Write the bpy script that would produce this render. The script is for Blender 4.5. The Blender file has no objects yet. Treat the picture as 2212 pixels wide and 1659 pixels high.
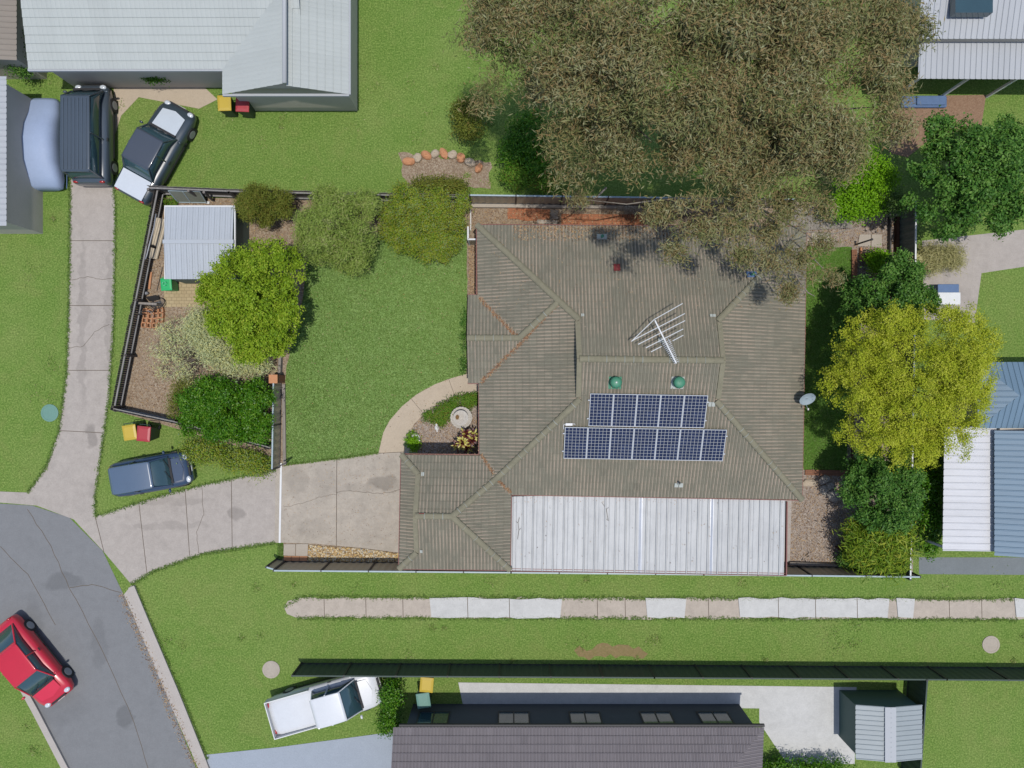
import bpy, bmesh, math, random
import numpy as np
from mathutils import Vector, Matrix
random.seed(7)
rnd = random.random
uni = random.uniform
SC = bpy.context.scene
COL = SC.collection
# ------------------------------------------------------------------ camera, sky, sun, exposure
S = 45.0      # picture units (of a 2212 wide picture) per metre on the ground
H = 33.0      # camera height
cam = bpy.data.cameras.new('camera')
cam.sensor_width = 36.0
cam.sensor_fit = 'HORIZONTAL'
cam.lens = 36.0 * (H * S) / 2212.0
cam.clip_end = 2000
camo = bpy.data.objects.new('camera', cam)
camo.location = (0, 0, H)
COL.objects.link(camo)
SC.camera = camo
SHX, SHY = -0.085, 0.125          # shadow of a 1 m post
sdir = Vector((-SHX, -SHY, 1)).normalized()   # towards the sun
elev = math.asin(sdir.z)
W = bpy.data.worlds.new('World')
SC.world = W
W.use_nodes = True
nt = W.node_tree
sky = nt.nodes.new('ShaderNodeTexSky')
sky.sky_type = 'NISHITA'
sky.sun_disc = False
sky.sun_elevation = elev
sky.sun_rotation = math.atan2(sdir.x, sdir.y)
nt.links.new(sky.outputs[0], nt.nodes['Background'].inputs[0])
nt.nodes['Background'].inputs[1].default_value = 0.15
sun = bpy.data.lights.new('sun', 'SUN')
sun.energy = 3.3
sun.angle = math.radians(0.6)
sun.color = (1.0, 0.965, 0.91)
suno = bpy.data.objects.new('sun', sun)
suno.rotation_euler = sdir.to_track_quat('Z', 'Y').to_euler()
suno.location = (0, 0, 60)
COL.objects.link(suno)
SC.view_settings.view_transform = 'Standard'
SC.view_settings.look = 'None'
SC.view_settings.gamma = 1
SC.view_settings.exposure = 0.0

# ------------------------------------------------------------------ helpers
def P(px, py, z=0.0):
    k = (H - z) / H / S
    return Vector(((px - 1106) * k, (829.5 - py) * k, z))

def lin(c):
    return tuple(((x / 255) / 12.92 if x / 255 <= 0.04045 else ((x / 255 + 0.055) / 1.055) ** 2.4) for x in c)

def A(r, g, b, k=0.74):            # albedo of a surface that looks (r,g,b) in full sun
    return tuple(min(0.9, v * k) for v in lin((r, g, b))) + (1,)

def tag(o, label=None, cat=None, group=None, kind=None):
    if label: o['label'] = label
    if cat: o['category'] = cat
    if group: o['group'] = group
    if kind: o['kind'] = kind
    return o

def empty(name, loc, label, cat, group=None, rz=0.0):
    o = bpy.data.objects.new(name, None)
    o.empty_display_size = 0.3
    o.location = loc
    o.rotation_euler = (0, 0, rz)
    COL.objects.link(o)
    return tag(o, label, cat, group)

def link(name, me, mat, parent=None, world=False, smooth=False):
    o = bpy.data.objects.new(name, me)
    if mat: me.materials.append(mat)
    if smooth: me.polygons.foreach_set('use_smooth', [True] * len(me.polygons))
    COL.objects.link(o)
    if parent is not None:
        o.parent = parent
        if world and parent.type == 'EMPTY':
            o.location = -Vector(parent.location)
    return o

class MB:
    def __init__(s): s.v = []; s.f = []
    def add(s, vs, fs):
        n = len(s.v); s.v += [tuple(v) for v in vs]; s.f += [tuple(i + n for i in f) for f in fs]; return s
    def box(s, x0, x1, y0, y1, z0, z1, M=None):
        vs = [Vector(p) for p in ((x0,y0,z0),(x1,y0,z0),(x1,y1,z0),(x0,y1,z0),(x0,y0,z1),(x1,y0,z1),(x1,y1,z1),(x0,y1,z1))]
        if M is not None: vs = [M @ v for v in vs]
        return s.add(vs, [(0,3,2,1),(4,5,6,7),(0,1,5,4),(1,2,6,5),(2,3,7,6),(3,0,4,7)])
    def bar(s, a, b, w, h, up=(0,0,1)):    # box along a-b, width w across, height h
        a = Vector(a); b = Vector(b); d = (b - a).normalized(); up = Vector(up)
        if abs(d.dot(up)) > 0.95: up = Vector((1,0,0))
        r = d.cross(up).normalized() * (w / 2); u = r.cross(d).normalized() * (h / 2)
        vs = [a-r-u, a+r-u, a+r+u, a-r+u, b-r-u, b+r-u, b+r+u, b-r+u]
        return s.add(vs, [(0,1,2,3),(7,6,5,4),(0,4,5,1),(1,5,6,2),(2,6,7,3),(3,7,4,0)])
    def tube(s, pts, rad, n=8, cap=True):
        pts = [Vector(p) for p in pts]
        if not isinstance(rad, (list, tuple)): rad = [rad] * len(pts)
        base = len(s.v); up = Vector((0,0,1))
        for i, p in enumerate(pts):
            d = (pts[min(i+1, len(pts)-1)] - pts[max(i-1, 0)])
            d = d.normalized() if d.length > 1e-9 else Vector((0,0,1))
            r = d.cross(up if abs(d.z) < 0.9 else Vector((1,0,0))).normalized(); u = r.cross(d)
            for k in range(n):
                a = 2*math.pi*k/n
                s.v.append(tuple(p + (r*math.cos(a) + u*math.sin(a)) * rad[i]))
        for i in range(len(pts)-1):
            for k in range(n):
                a = base+i*n+k; b = base+i*n+(k+1) % n
                s.f.append((a, b, b+n, a+n))
        if cap:
            s.f.append(tuple(base+k for k in reversed(range(n))))
            s.f.append(tuple(base+(len(pts)-1)*n+k for k in range(n)))
        return s
    def lathe(s, prof, n=24, mod=None, c=(0,0,0)):
        base = len(s.v)
        for (r, z) in prof:
            for k in range(n):
                a = 2*math.pi*k/n; m = mod(a, r, z) if mod else (r, z)
                s.v.append((c[0]+m[0]*math.cos(a), c[1]+m[0]*math.sin(a), c[2]+m[1]))
        for i in range(len(prof)-1):
            for k in range(n):
                a = base+i*n+k; b = base+i*n+(k+1) % n
                s.f.append((a, b, b+n, a+n))
        s.f.append(tuple(base+k for k in reversed(range(n))))
        s.f.append(tuple(base+(len(prof)-1)*n+k for k in range(n)))
        return s
    def prism(s, poly, z0, z1):
        n = len(poly)
        ar = sum(poly[i][0]*poly[(i+1)%n][1]-poly[(i+1)%n][0]*poly[i][1] for i in range(n))
        if ar < 0: poly = list(reversed(poly))
        vs = [(p[0],p[1],z0) for p in poly]+[(p[0],p[1],z1) for p in poly]
        fs = [tuple(reversed(range(n))), tuple(range(n,2*n))]+[(i,(i+1)%n,n+(i+1)%n,n+i) for i in range(n)]
        return s.add(vs, fs)
    def ell(s, c, r, M=None, n=12, m=8, jit=0.0):
        vs = []
        for i in range(m+1):
            t = math.pi*i/m
            for k in range(n):
                a = 2*math.pi*k/n; q = 1+uni(-jit,jit)
                p = Vector((r[0]*math.sin(t)*math.cos(a)*q, r[1]*math.sin(t)*math.sin(a)*q, -r[2]*math.cos(t)*q))
                if M is not None: p = M @ p
                vs.append(p+Vector(c))
        fs = []
        for i in range(m):
            for k in range(n):
                a=i*n+k; b=i*n+(k+1)%n
                fs.append((a,b,b+n,a+n))
        return s.add(vs, fs)
    def mesh(s, name):
        me = bpy.data.meshes.new(name); me.from_pydata(s.v, [], s.f); me.validate(); me.update(); return me
    def build(s, name, mat, parent=None, world=False, smooth=False):
        return link(name, s.mesh(name), mat, parent, world, smooth)

def bevel(o, w, seg=2):
    m = o.modifiers.new('bevel', 'BEVEL'); m.width = w; m.segments = seg; m.limit_method = 'ANGLE'
    return o

# ------------------------------------------------------------------ materials
class NT:
    def __init__(s, name, rough=0.8, spec=0.3, metal=0.0):
        s.m = bpy.data.materials.new(name); s.m.use_nodes = True; s.t = s.m.node_tree
        s.b = s.t.nodes['Principled BSDF']
        s.b.inputs['Roughness'].default_value = rough
        s.b.inputs['Specular IOR Level'].default_value = spec
        s.b.inputs['Metallic'].default_value = metal
        s.b.inputs['Coat Weight'].default_value = 0.0
    def n(s, typ, **kw):
        nd = s.t.nodes.new('ShaderNode'+typ)
        for k, v in kw.items(): setattr(nd, k, v)
        return nd
    def l(s, a, b): s.t.links.new(a, b)
    def coord(s, which='Object', scale=(1,1,1)):
        c = s.n('TexCoord'); m = s.n('Mapping'); m.inputs['Scale'].default_value = scale
        s.l(c.outputs[which], m.inputs[0]); return m.outputs[0]
    def noise(s, vec, scale, detail=4, rough=0.6, dist=0.0):
        nd = s.n('TexNoise'); nd.inputs['Scale'].default_value = scale; nd.inputs['Detail'].default_value = detail
        nd.inputs['Roughness'].default_value = rough; nd.inputs['Distortion'].default_value = dist
        s.l(vec, nd.inputs['Vector']); return nd.outputs['Fac']
    def ramp(s, fac, stops):
        nd = s.n('ValToRGB'); e = nd.color_ramp.elements
        while len(e) < len(stops): e.new(0.5)
        for el, (p, c) in zip(e, stops): el.position = p; el.color = c if len(c) == 4 else tuple(c)+(1,)
        s.l(fac, nd.inputs[0]); return nd.outputs[0]
    def mix(s, fac, a, b, mode='MIX'):
        nd = s.n('Mix', data_type='RGBA', blend_type=mode)
        for sock, v in ((nd.inputs[0], fac), (nd.inputs[6], a), (nd.inputs[7], b)):
            if hasattr(v, 'is_linked'): s.l(v, sock)
            else: sock.default_value = v
        return nd.outputs[2]
    def math(s, op, a, b=0.0, c=0.0):
        nd = s.n('Math', operation=op)
        for i, v in enumerate((a, b, c)):
            if hasattr(v, 'is_linked'): s.l(v, nd.inputs[i])
            else: nd.inputs[i].default_value = v
        return nd.outputs[0]
    def bump(s, h, strength=0.4, dist=0.02):
        nd = s.n('Bump'); nd.inputs['Strength'].default_value = strength; nd.inputs['Distance'].default_value = dist
        s.l(h, nd.inputs['Height']); s.l(nd.outputs[0], s.b.inputs['Normal'])
    def color(s, c):
        if hasattr(c, 'is_linked'): s.l(c, s.b.inputs['Base Color'])
        else: s.b.inputs['Base Color'].default_value = c
        return s

def sc(c, k): return tuple(min(0.95, x*k) for x in c[:3])+(1,)

def m_plain(name, c, rough=0.6, var=0.12, scale=3.0, metal=0.0, spec=0.4, bump=0.0):
    t = NT(name, rough, spec, metal); v = t.coord()
    f = t.noise(v, scale, 5); f2 = t.noise(v, scale*9, 3)
    a = t.ramp(f, [(0.25, sc(c, 1-var)), (0.75, sc(c, 1+var))])
    t.color(t.mix(0.25, a, t.ramp(f2, [(0.3, sc(c, 1-2*var)), (0.7, sc(c, 1+2*var))])))
    if bump: t.bump(f2, bump, 0.01)
    return t.m

def m_grass(name, c1, c2, c3, patch=0.35, fine=26.0, dryness=0.15):
    t = NT(name, 0.95, 0.1); v = t.coord()
    big = t.noise(v, patch, 6, 0.62, 0.6)
    mid = t.noise(v, 2.6, 6, 0.75, 0.4)
    fin = t.noise(v, fine, 4, 0.8)
    base = t.ramp(big, [(0.28, c1), (0.5, c2), (0.72, c3)])
    dry = t.noise(v, patch*2.3, 7, 0.7, 1.2)
    base = t.mix(t.ramp(dry, [(0.48, (0,)*3), (0.64, (dryness,)*3)]), base, A(156,148,96))
    b2 = t.ramp(mid, [(0.3, sc(c1, 0.75)), (0.7, sc(c3, 1.12))])
    b3 = t.ramp(fin, [(0.33, sc(c1, 0.35)), (0.5, sc(c2, 0.95)), (0.67, sc(c3, 1.75))])
    t.color(t.mix(0.5, t.mix(0.35, base, b2), b3))
    t.bump(t.math('ADD', fin, t.math('MULTIPLY', mid, 0.6)), 0.8, 0.06)
    return t.m

def m_ground(name, cols, scale=14.0, big=0.5, bump=0.7):
    t = NT(name, 0.95, 0.1); v = t.coord()
    vo = t.n('TexVoronoi'); vo.inputs['Scale'].default_value = scale; t.l(v, vo.inputs['Vector'])
    sep = t.n('SeparateColor'); t.l(vo.outputs['Color'], sep.inputs[0])
    n = len(cols)
    chips = t.ramp(sep.outputs[0], [((i+0.5)/n, c) for i, c in enumerate(cols)])
    bg = t.noise(v, big, 5)
    mid = sc(cols[n//2], 0.8)
    col = t.mix(t.ramp(bg, [(0.35, (0.15,)*3), (0.65, (0.7,)*3)]), chips, mid)
    fin = t.noise(v, 40, 3)
    t.color(t.mix(0.35, col, t.ramp(fin, [(0.3, sc(cols[0], 0.5)), (0.7, sc(cols[-1], 1.2))])))
    t.bump(t.math('ADD', vo.outputs['Distance'], fin), bump, 0.04)
    return t.m

def m_concrete(name, c, stain=0.3, warm=None, spots=None):
    t = NT(name, 0.9, 0.15); v = t.coord()
    a = t.noise(v, 0.7, 9, 0.7, 0.8); b = t.noise(v, 2.4, 8, 0.75, 0.4); f = t.noise(v, 17, 5, 0.85)
    warm = warm or sc(c, 1.1)
    col = t.ramp(a, [(0.28, sc(c, 1-stain)), (0.48, c), (0.7, warm)])
    col = t.mix(0.45, col, t.ramp(b, [(0.34, sc(c, 1-1.5*stain)), (0.66, sc(c, 1+0.6*stain))]))
    col = t.mix(0.4, col, t.ramp(f, [(0.3, sc(c, 0.72)), (0.7, sc(c, 1.25))]))
    if spots:     # an old damp stain with its own outline
        for (x, y, rx, ry, dark) in spots:
            m = t.n('Mapping'); m.vector_type = 'POINT'; cc = t.n('TexCoord')
            wn = t.n('TexNoise'); wn.inputs['Scale'].default_value = 1.6; wn.inputs['Detail'].default_value = 5; t.l(cc.outputs['Object'], wn.inputs['Vector'])
            vm = t.n('VectorMath', operation='MULTIPLY_ADD'); t.l(wn.outputs['Color'], vm.inputs[0]); vm.inputs[1].default_value = (0.9, 0.7, 0); t.l(cc.outputs['Object'], vm.inputs[2])
            m.inputs['Location'].default_value = (-(x+0.45)/rx, -(y+0.35)/ry, 0); m.inputs['Scale'].default_value = (1/rx, 1/ry, 0)
            t.l(vm.outputs[0], m.inputs[0])
            g = t.n('VectorMath', operation='LENGTH'); t.l(m.outputs[0], g.inputs[0])
            fac = t.ramp(g.outputs['Value'], [(0.62, (dark,)*3), (0.92, (0,)*3)])
            col = t.mix(fac, col, sc(c, 0.45))
    t.color(col); t.bump(t.math('ADD', f, b), 0.25, 0.01)
    return t.m

def m_tiles(name, olive, brown, dark):
    t = NT(name, 0.9, 0.15)
    uv = t.n('UVMap'); sp = t.n('SeparateXYZ'); t.l(uv.outputs[0], sp.inputs[0])
    iu = t.math('FLOOR', t.math('DIVIDE', sp.outputs[0], 0.30)); iv = t.math('FLOOR', t.math('DIVIDE', sp.outputs[1], 0.32))
    cb = t.n('CombineXYZ'); t.l(iu, cb.inputs[0]); t.l(iv, cb.inputs[1])
    wn = t.n('TexWhiteNoise', noise_dimensions='2D'); t.l(cb.outputs[0], wn.inputs['Vector'])
    base = t.ramp(wn.outputs['Value'], [(0.0, sc(olive, 0.74)), (0.06, sc(olive, 0.92)), (0.55, olive), (0.95, sc(olive, 1.08)), (1.0, sc(olive, 1.26))])
    # wear: pinkish streaks that follow the rolls of the tiles
    mp = t.n('Mapping'); mp.inputs['Scale'].default_value = (1, 0.22, 1); t.l(uv.outputs[0], mp.inputs[0])
    st = t.noise(mp.outputs[0], 5.5, 6, 0.75)
    patch = t.noise(uv.outputs[0], 0.45, 5, 0.6)
    fr = t.math('FRACT', t.math('DIVIDE', sp.outputs[0], 0.15))
    crest = t.math('LESS_THAN', t.math('ABSOLUTE', t.math('SUBTRACT', fr, 0.42)), 0.2)
    wear = t.math('MULTIPLY', t.ramp(t.math('ADD', st, t.math('MULTIPLY', t.math('SUBTRACT', patch, 0.5), 0.9)), [(0.38, (0.1,)*3), (0.62, (1,)*3)]),
                  t.math('ADD', t.math('MULTIPLY', crest, 0.95), 0.08))
    col = t.mix(wear, base, brown)
    lap_shade = t.math('LESS_THAN', t.math('ABSOLUTE', t.math('SUBTRACT', fr, 0.9)), 0.11)
    col = t.mix(t.math('MULTIPLY', lap_shade, t.ramp(st, [(0.3, (0.45,)*3), (0.7, (0.95,)*3)])), col, sc(dark, 0.36))  # rib shading painted into the colour as dark lines at the tile laps
    fv = t.math('FRACT', t.math('DIVIDE', sp.outputs[1], 0.32))
    crs = t.math('MULTIPLY', t.math('LESS_THAN', fv, 0.09), t.ramp(patch, [(0.35, (0.0,)*3), (0.65, (0.28,)*3)]))
    col = t.mix(crs, col, sc(dark, 0.5))
    lich = t.noise(uv.outputs[0], 16, 5, 0.8)
    col = t.mix(t.ramp(lich, [(0.55, (0,)*3), (0.75, (0.55,)*3)]), col, dark)
    fin = t.noise(uv.outputs[0], 60, 3, 0.7)
    col = t.mix(0.4, col, t.ramp(fin, [(0.3, sc(olive, 0.5)), (0.7, sc(olive, 1.55))]))
    t.color(col); t.bump(fin, 0.4, 0.008)
    return t.m

def m_sheet(name, c, rough=0.45, dirt=None, metal=0.0, spec=0.4, amount=0.5, pan=0.0):
    t = NT(name, rough, spec, metal)
    uv = t.n('UVMap'); mp = t.n('Mapping'); mp.inputs['Scale'].default_value = (1, 0.12, 1); t.l(uv.outputs[0], mp.inputs[0])
    st = t.noise(mp.outputs[0], 7, 6, 0.75); pa = t.noise(uv.outputs[0], 0.9, 6, 0.7, 0.5)
    d = dirt or sc(c, 0.6)
    f = t.ramp(t.math('ADD', t.math('MULTIPLY', st, 0.6), t.math('MULTIPLY', pa, 0.4)), [(0.45, (0,)*3), (0.72, (amount,)*3)])
    col = t.mix(f, c, d)
    sp = t.n('SeparateXYZ'); t.l(uv.outputs[0], sp.inputs[0])
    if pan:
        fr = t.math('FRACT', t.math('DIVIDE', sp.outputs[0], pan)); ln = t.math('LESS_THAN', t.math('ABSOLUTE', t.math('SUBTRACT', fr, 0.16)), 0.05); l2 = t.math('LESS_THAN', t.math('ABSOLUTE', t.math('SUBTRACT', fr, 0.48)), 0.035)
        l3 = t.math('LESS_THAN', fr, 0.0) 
        rib_shade = t.math('MULTIPLY', t.math('ADD', ln, t.math('MULTIPLY', l2, 0.7)), t.ramp(st, [(0.3, (0.35,)*3), (0.65, (0.95,)*3)]))  # dark lines beside each rib: shaded rib edges put into the sheet colour
        col = t.mix(rib_shade, col, sc(d, 0.75))
    wn = t.n('TexWhiteNoise', noise_dimensions='1D'); t.l(t.math('FLOOR', t.math('DIVIDE', sp.outputs[0], 0.8)), wn.inputs['W'])
    col = t.mix(0.25, col, t.ramp(wn.outputs['Value'], [(0, sc(c, 0.85)), (1, sc(c, 1.08))]))
    fin = t.noise(uv.outputs[0], 30, 4, 0.8)
    col = t.mix(0.2, col, t.ramp(fin, [(0.35, sc(c, 0.7)), (0.65, sc(c, 1.15))]))
    t.color(col)
    return t.m

def m_leaf(name, cols, trans=0.25, rough=0.5, spec=0.3):
    t = NT(name, rough, spec)
    at = t.n('Attribute', attribute_name='tint')
    n = len(cols)
    c = t.ramp(at.outputs['Fac'], [(i/(n-1), k) for i, k in enumerate(cols)])
    t.color(c)
    tr = t.n('BsdfTranslucent'); t.l(c, tr.inputs[0])
    mx = t.n('MixShader'); mx.inputs[0].default_value = trans
    t.l(t.b.outputs[0], mx.inputs[1]); t.l(tr.outputs[0], mx.inputs[2])
    t.l(mx.outputs[0], t.t.nodes['Material Output'].inputs[0])
    return t.m

def m_brick(name, c1, c2, mortar, bw=0.23, bh=0.115, m=0.006, offset=0.5):
    t = NT(name, 0.9, 0.15); v = t.coord()
    br = t.n('TexBrick'); br.offset = offset
    br.inputs['Scale'].default_value = 1.0; br.inputs['Brick Width'].default_value = bw; br.inputs['Row Height'].default_value = bh
    br.inputs['Mortar Size'].default_value = m; br.inputs['Color1'].default_value = c1; br.inputs['Color2'].default_value = c2; br.inputs['Mortar'].default_value = mortar
    t.l(v, br.inputs['Vector'])
    f = t.noise(v, 6, 5, 0.7); g = t.noise(v, 40, 3)
    col = t.mix(0.4, br.outputs['Color'], t.ramp(f, [(0.3, sc(c1, 0.7)), (0.7, sc(c2, 1.2))]))
    t.color(t.mix(0.2, col, t.ramp(g, [(0.3, sc(c1, 0.6)), (0.7, sc(c2, 1.3))])))
    return t.m

def m_wood(name, c, axis=0, rough=0.85):
    t = NT(name, rough, 0.15); s = [14, 14, 14]; s[axis] = 0.8
    v = t.coord('Object', tuple(s)); f = t.noise(v, 1.0, 5, 0.7); v2 = t.coord(); g = t.noise(v2, 2, 5)
    col = t.ramp(f, [(0.3, sc(c, 0.6)), (0.55, c), (0.75, sc(c, 1.3))])
    t.color(t.mix(0.3, col, t.ramp(g, [(0.3, sc(c, 0.7)), (0.7, sc(c, 1.2))])))
    return t.m

M = {}
M['grass'] = m_grass('street_grass', A(92,132,48), A(114,146,66), A(144,157,90), 0.25, 13, 0.45)
M['lawn'] = m_grass('front_lawn', A(102,138,58), A(122,154,80), A(148,172,106), 0.55, 15, 0.25)
M['lawn_e'] = m_grass('side_lawn', A(76,122,40), A(92,134,50), A(116,148,70), 0.5, 30)
M['mulch'] = m_ground('mulch', [A(134,112,92), A(168,146,122), A(188,168,144), A(214,200,178), A(156,136,114)], 16)
M['mulch2'] = m_ground('grey_mulch', [A(120,104,92), A(152,136,122), A(176,158,144), A(204,192,178)], 18)
M['concrete'] = m_concrete('driveway_concrete', A(184,174,160), 0.36, A(202,189,171), [(-6.2, -4.72, 0.95, 0.4, 0.5), (-7.1, -4.95, 1.3, 0.3, 0.22), (-5.8, -3.9, 0.5, 0.4, 0.22), (-10.3, -4.6, 0.7, 1.0, 0.25), (-9.0, -4.6, 0.7, 1.1, 0.14), (-9.6, -6.9, 0.9, 0.6, 0.15), (-7.3,-5.9,0.6,0.35,0.12)])
M['path'] = m_concrete('path_concrete', A(194,178,156), 0.14)
M['concrete2'] = m_concrete('street_concrete', A(182,173,164), 0.3, None, [(-20.6,3,.25,5,.28),(-19.3,3,.25,5,.28),(-20.2,-2.5,.4,.7,.5),(-16.5,-6.8,2.6,.22,.22),(-16.5,-5.6,2.6,.22,.22),(-13.2,-6.2,.5,.4,.45),(-19.6,-5.2,.9,.6,.2)])
M['concrete3'] = m_concrete('pale_concrete', A(208,207,203), 0.24)
M['drain'] = m_concrete('drain_concrete', A(192,180,166), 0.32)
M['slab_blue'] = m_concrete('bluish_concrete', A(166,174,184), 0.1)
M['asphalt'] = m_concrete('asphalt', A(134,135,136), 0.18, None, [(-21.5,-9.5,1.2,.5,.35),(-19.8,-12.5,.5,1.6,.22),(-23,-12,.6,2.2,.2),(-18.6,-16,.5,.7,.4),(-22.2,-15.5,2.2,1.1,.15)])
M['kerb'] = m_concrete('kerb_concrete', A(188,180,172), 0.12)
M['paver'] = m_brick('yellow_pavers', A(196,178,140), A(178,158,122), A(110,96,74), 0.24, 0.16, 0.012)
M['redbrick'] = m_brick('terracotta_pavers', A(200,130,88), A(160,108,84), A(100,76,62), 0.23, 0.12, 0.008, 0.0)
M['edge'] = m_brick('edge_bricks', A(158,112,86), A(136,96,76), A(96,78,66), 0.24, 0.11, 0.01)
M['wallbrick'] = m_brick('wall_bricks', A(160,104,80), A(140,92,72), A(150,140,128))
M['slab'] = m_concrete('paving_slab', A(184,174,160), 0.15)
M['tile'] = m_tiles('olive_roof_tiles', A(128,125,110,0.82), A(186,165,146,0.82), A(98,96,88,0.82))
M['cap'] = m_plain('ridge_cap_clay', A(132,127,106,0.8), 0.9, 0.18, 4, bump=0.3)
_n = M['cap'].node_tree; _a = _n.nodes.new('ShaderNodeAttribute'); _a.attribute_name = 'mortar'; _x = _n.nodes.new('ShaderNodeMix'); _x.data_type = 'RGBA'
_b = _n.nodes['Principled BSDF'].inputs['Base Color']; _n.links.new(_b.links[0].from_socket, _x.inputs[6]); _n.links.new(_a.outputs['Fac'], _x.inputs[0]); _x.inputs[7].default_value = A(158,162,154); _n.links.new(_x.outputs[2], _b)
M['mortar'] = m_plain('mortar', A(182,186,178), 0.9, 0.1, 8)
M['gutter'] = m_plain('maroon_steel', A(124,66,58), 0.5, 0.2, 3)
M['white'] = m_plain('white_paint', A(228,228,226), 0.5, 0.05, 4)
M['redtile'] = m_plain('red_tile', A(146,58,56), 0.8, 0.2, 12)
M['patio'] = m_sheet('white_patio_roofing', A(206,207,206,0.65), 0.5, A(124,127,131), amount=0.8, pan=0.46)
M['clear'] = m_sheet('translucent_strip', A(178,184,194), 0.3, A(112,116,126), amount=0.8, spec=0.5)
M['zinc'] = m_sheet('zinc_shed_roofing', A(184,190,196), 0.5, A(150,152,158), 0.0)
M['shedgreen'] = m_sheet('green_shed_wall', A(86,112,106), 0.6)
M['pale'] = m_sheet('pale_house_roofing', A(192,197,193,0.70), 0.7, A(166,170,166), amount=0.6)
M['greyroof'] = m_sheet('light_grey_roofing', A(184,187,190), 0.6, A(166,168,172))
M['blueroof'] = m_sheet('slate_blue_roofing', A(112,138,158), 0.55)
M['whiteroof'] = m_sheet('white_carport_roofing', A(216,216,218), 0.5)
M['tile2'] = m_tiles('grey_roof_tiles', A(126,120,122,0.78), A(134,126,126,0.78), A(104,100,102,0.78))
M['shedroof2'] = m_sheet('bluish_shed_roofing', A(162,170,172), 0.5)
M['colorbond'] = m_plain('tan_fence_steel', A(196,180,152), 0.55, 0.1, 2)
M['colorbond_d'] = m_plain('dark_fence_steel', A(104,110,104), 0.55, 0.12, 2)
M['rail'] = m_plain('pale_blue_cap', A(168,184,190), 0.45, 0.1, 3)
M['post'] = m_plain('dark_post', A(64,62,62), 0.6, 0.1, 3)
M['paling'] = m_wood('weathered_paling', A(86,80,76), 2)
M['paling_l'] = m_wood('grey_paling', A(134,128,122), 2)
M['timber'] = m_wood('grey_timber', A(156,148,138), 1)
M['railwood'] = m_wood('pale_rail', A(150,148,146), 1)
M['brownwood'] = m_wood('brown_bench_timber', A(96,70,56), 0)
M['bark'] = m_wood('bark', A(118,108,96), 2)
M['bark_g'] = m_wood('gum_bark', A(150,140,128), 2)
M['cellblue'] = None
M['alu'] = m_plain('aluminium', A(206,210,214), 0.35, 0.06, 4, spec=0.6)
M['bingreen'] = m_plain('green_bin_plastic', A(38,178,102), 0.45, 0.06, 3)
M['bindark'] = m_plain('dark_bin_plastic', A(52,70,62), 0.5, 0.08, 3)
M['binyellow'] = m_plain('yellow_lid_plastic', A(200,172,62), 0.45, 0.06, 3)
M['binred'] = m_plain('red_lid_plastic', A(178,62,68), 0.45, 0.06, 3)
M['binteal'] = m_plain('teal_plastic', A(110,150,136), 0.5, 0.06, 3)
M['black'] = m_plain('black_rubber', A(44,44,46), 0.7, 0.15, 6)
M['steel'] = m_plain('bare_steel', A(150,152,156), 0.35, 0.1, 6, spec=0.6)
M['vent'] = m_plain('green_vent_paint', A(72,138,108), 0.5, 0.08, 5)
M['stone'] = m_plain('grey_stone', A(166,160,150), 0.9, 0.2, 5, bump=0.6)
M['bath'] = m_plain('weathered_cement', A(200,194,184), 0.9, 0.16, 9, bump=0.5)
M['rust'] = m_plain('dead_leaf_stain', A(126,96,58), 0.9, 0.3, 14)
M['ornament'] = m_plain('white_ornament', A(222,220,216), 0.7, 0.1, 9)
M['dish'] = m_plain('grey_dish', A(158,172,178), 0.5, 0.06, 3)
M['terracotta'] = m_plain('terracotta_block', A(202,144,104), 0.9, 0.12, 6, bump=0.3)
M['cream'] = m_plain('cream_sheeting', A(222,208,184), 0.6, 0.08, 4)
M['glass'] = m_plain('car_glass', A(56,82,90), 0.08, 0.1, 2, spec=0.9)
M['headlight'] = m_plain('headlight_lens', A(214,220,226), 0.1, 0.03, 5, spec=0.8)
M['tail'] = m_plain('tail_lamp', A(170,30,34), 0.2, 0.05, 5, spec=0.8)
M['render'] = m_plain('rendered_wall', A(206,196,182), 0.9, 0.06, 2)
M['bluetarp'] = m_plain('blue_tarp', A(92,118,156), 0.6, 0.12, 4)
M['litter'] = m_leaf('dry_leaves', [A(98,74,58), A(146,114,88), A(178,146,114), A(202,178,144), A(196,156,96)], 0.1, 0.8)
M['litter_o'] = m_leaf('orange_dry_leaves', [A(116,80,62), A(152,108,80), A(172,134,100), A(190,164,124)], 0.1, 0.8)
M['pebble'] = m_leaf('river_pebbles', [A(120,100,74), A(176,140,84), A(206,176,116), A(220,206,176), A(150,146,138), A(190,150,88)], 0.0, 0.5)
M['sunbrick'] = M['redbrick']

def m_cells():
    t = NT('solar_cells', 0.2, 0.4)
    uv = t.n('UVMap'); sp = t.n('SeparateXYZ'); t.l(uv.outputs[0], sp.inputs[0])
    def line(o, n, w):
        f = t.math('FRACT', t.math('MULTIPLY', o, n)); return t.math('LESS_THAN', t.math('ABSOLUTE', t.math('SUBTRACT', f, 0.5)), 0.5-w)
    inn = t.math('MULTIPLY', line(sp.outputs[0], 6, 0.05), line(sp.outputs[1], 10, 0.05))
    bus = line(sp.outputs[0], 18, 0.04)
    v = t.coord(); nz = t.noise(v, 3, 3)
    cell = t.ramp(nz, [(0.3, A(24,32,60)), (0.7, A(38,50,84))])
    cell = t.mix(bus, A(62,74,104), cell)
    t.color(t.mix(inn, A(176,178,176), cell))
    return t.m
M['cells'] = m_cells()

def paint(name, c, rough=0.3):
    m = m_plain(name, c, rough, 0.05, 1.5, spec=0.5); m.node_tree.nodes['Principled BSDF'].inputs['Coat Weight'].default_value = 0.7; m.node_tree.nodes['Principled BSDF'].inputs['Coat Roughness'].default_value = 0.06
    return m

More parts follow.
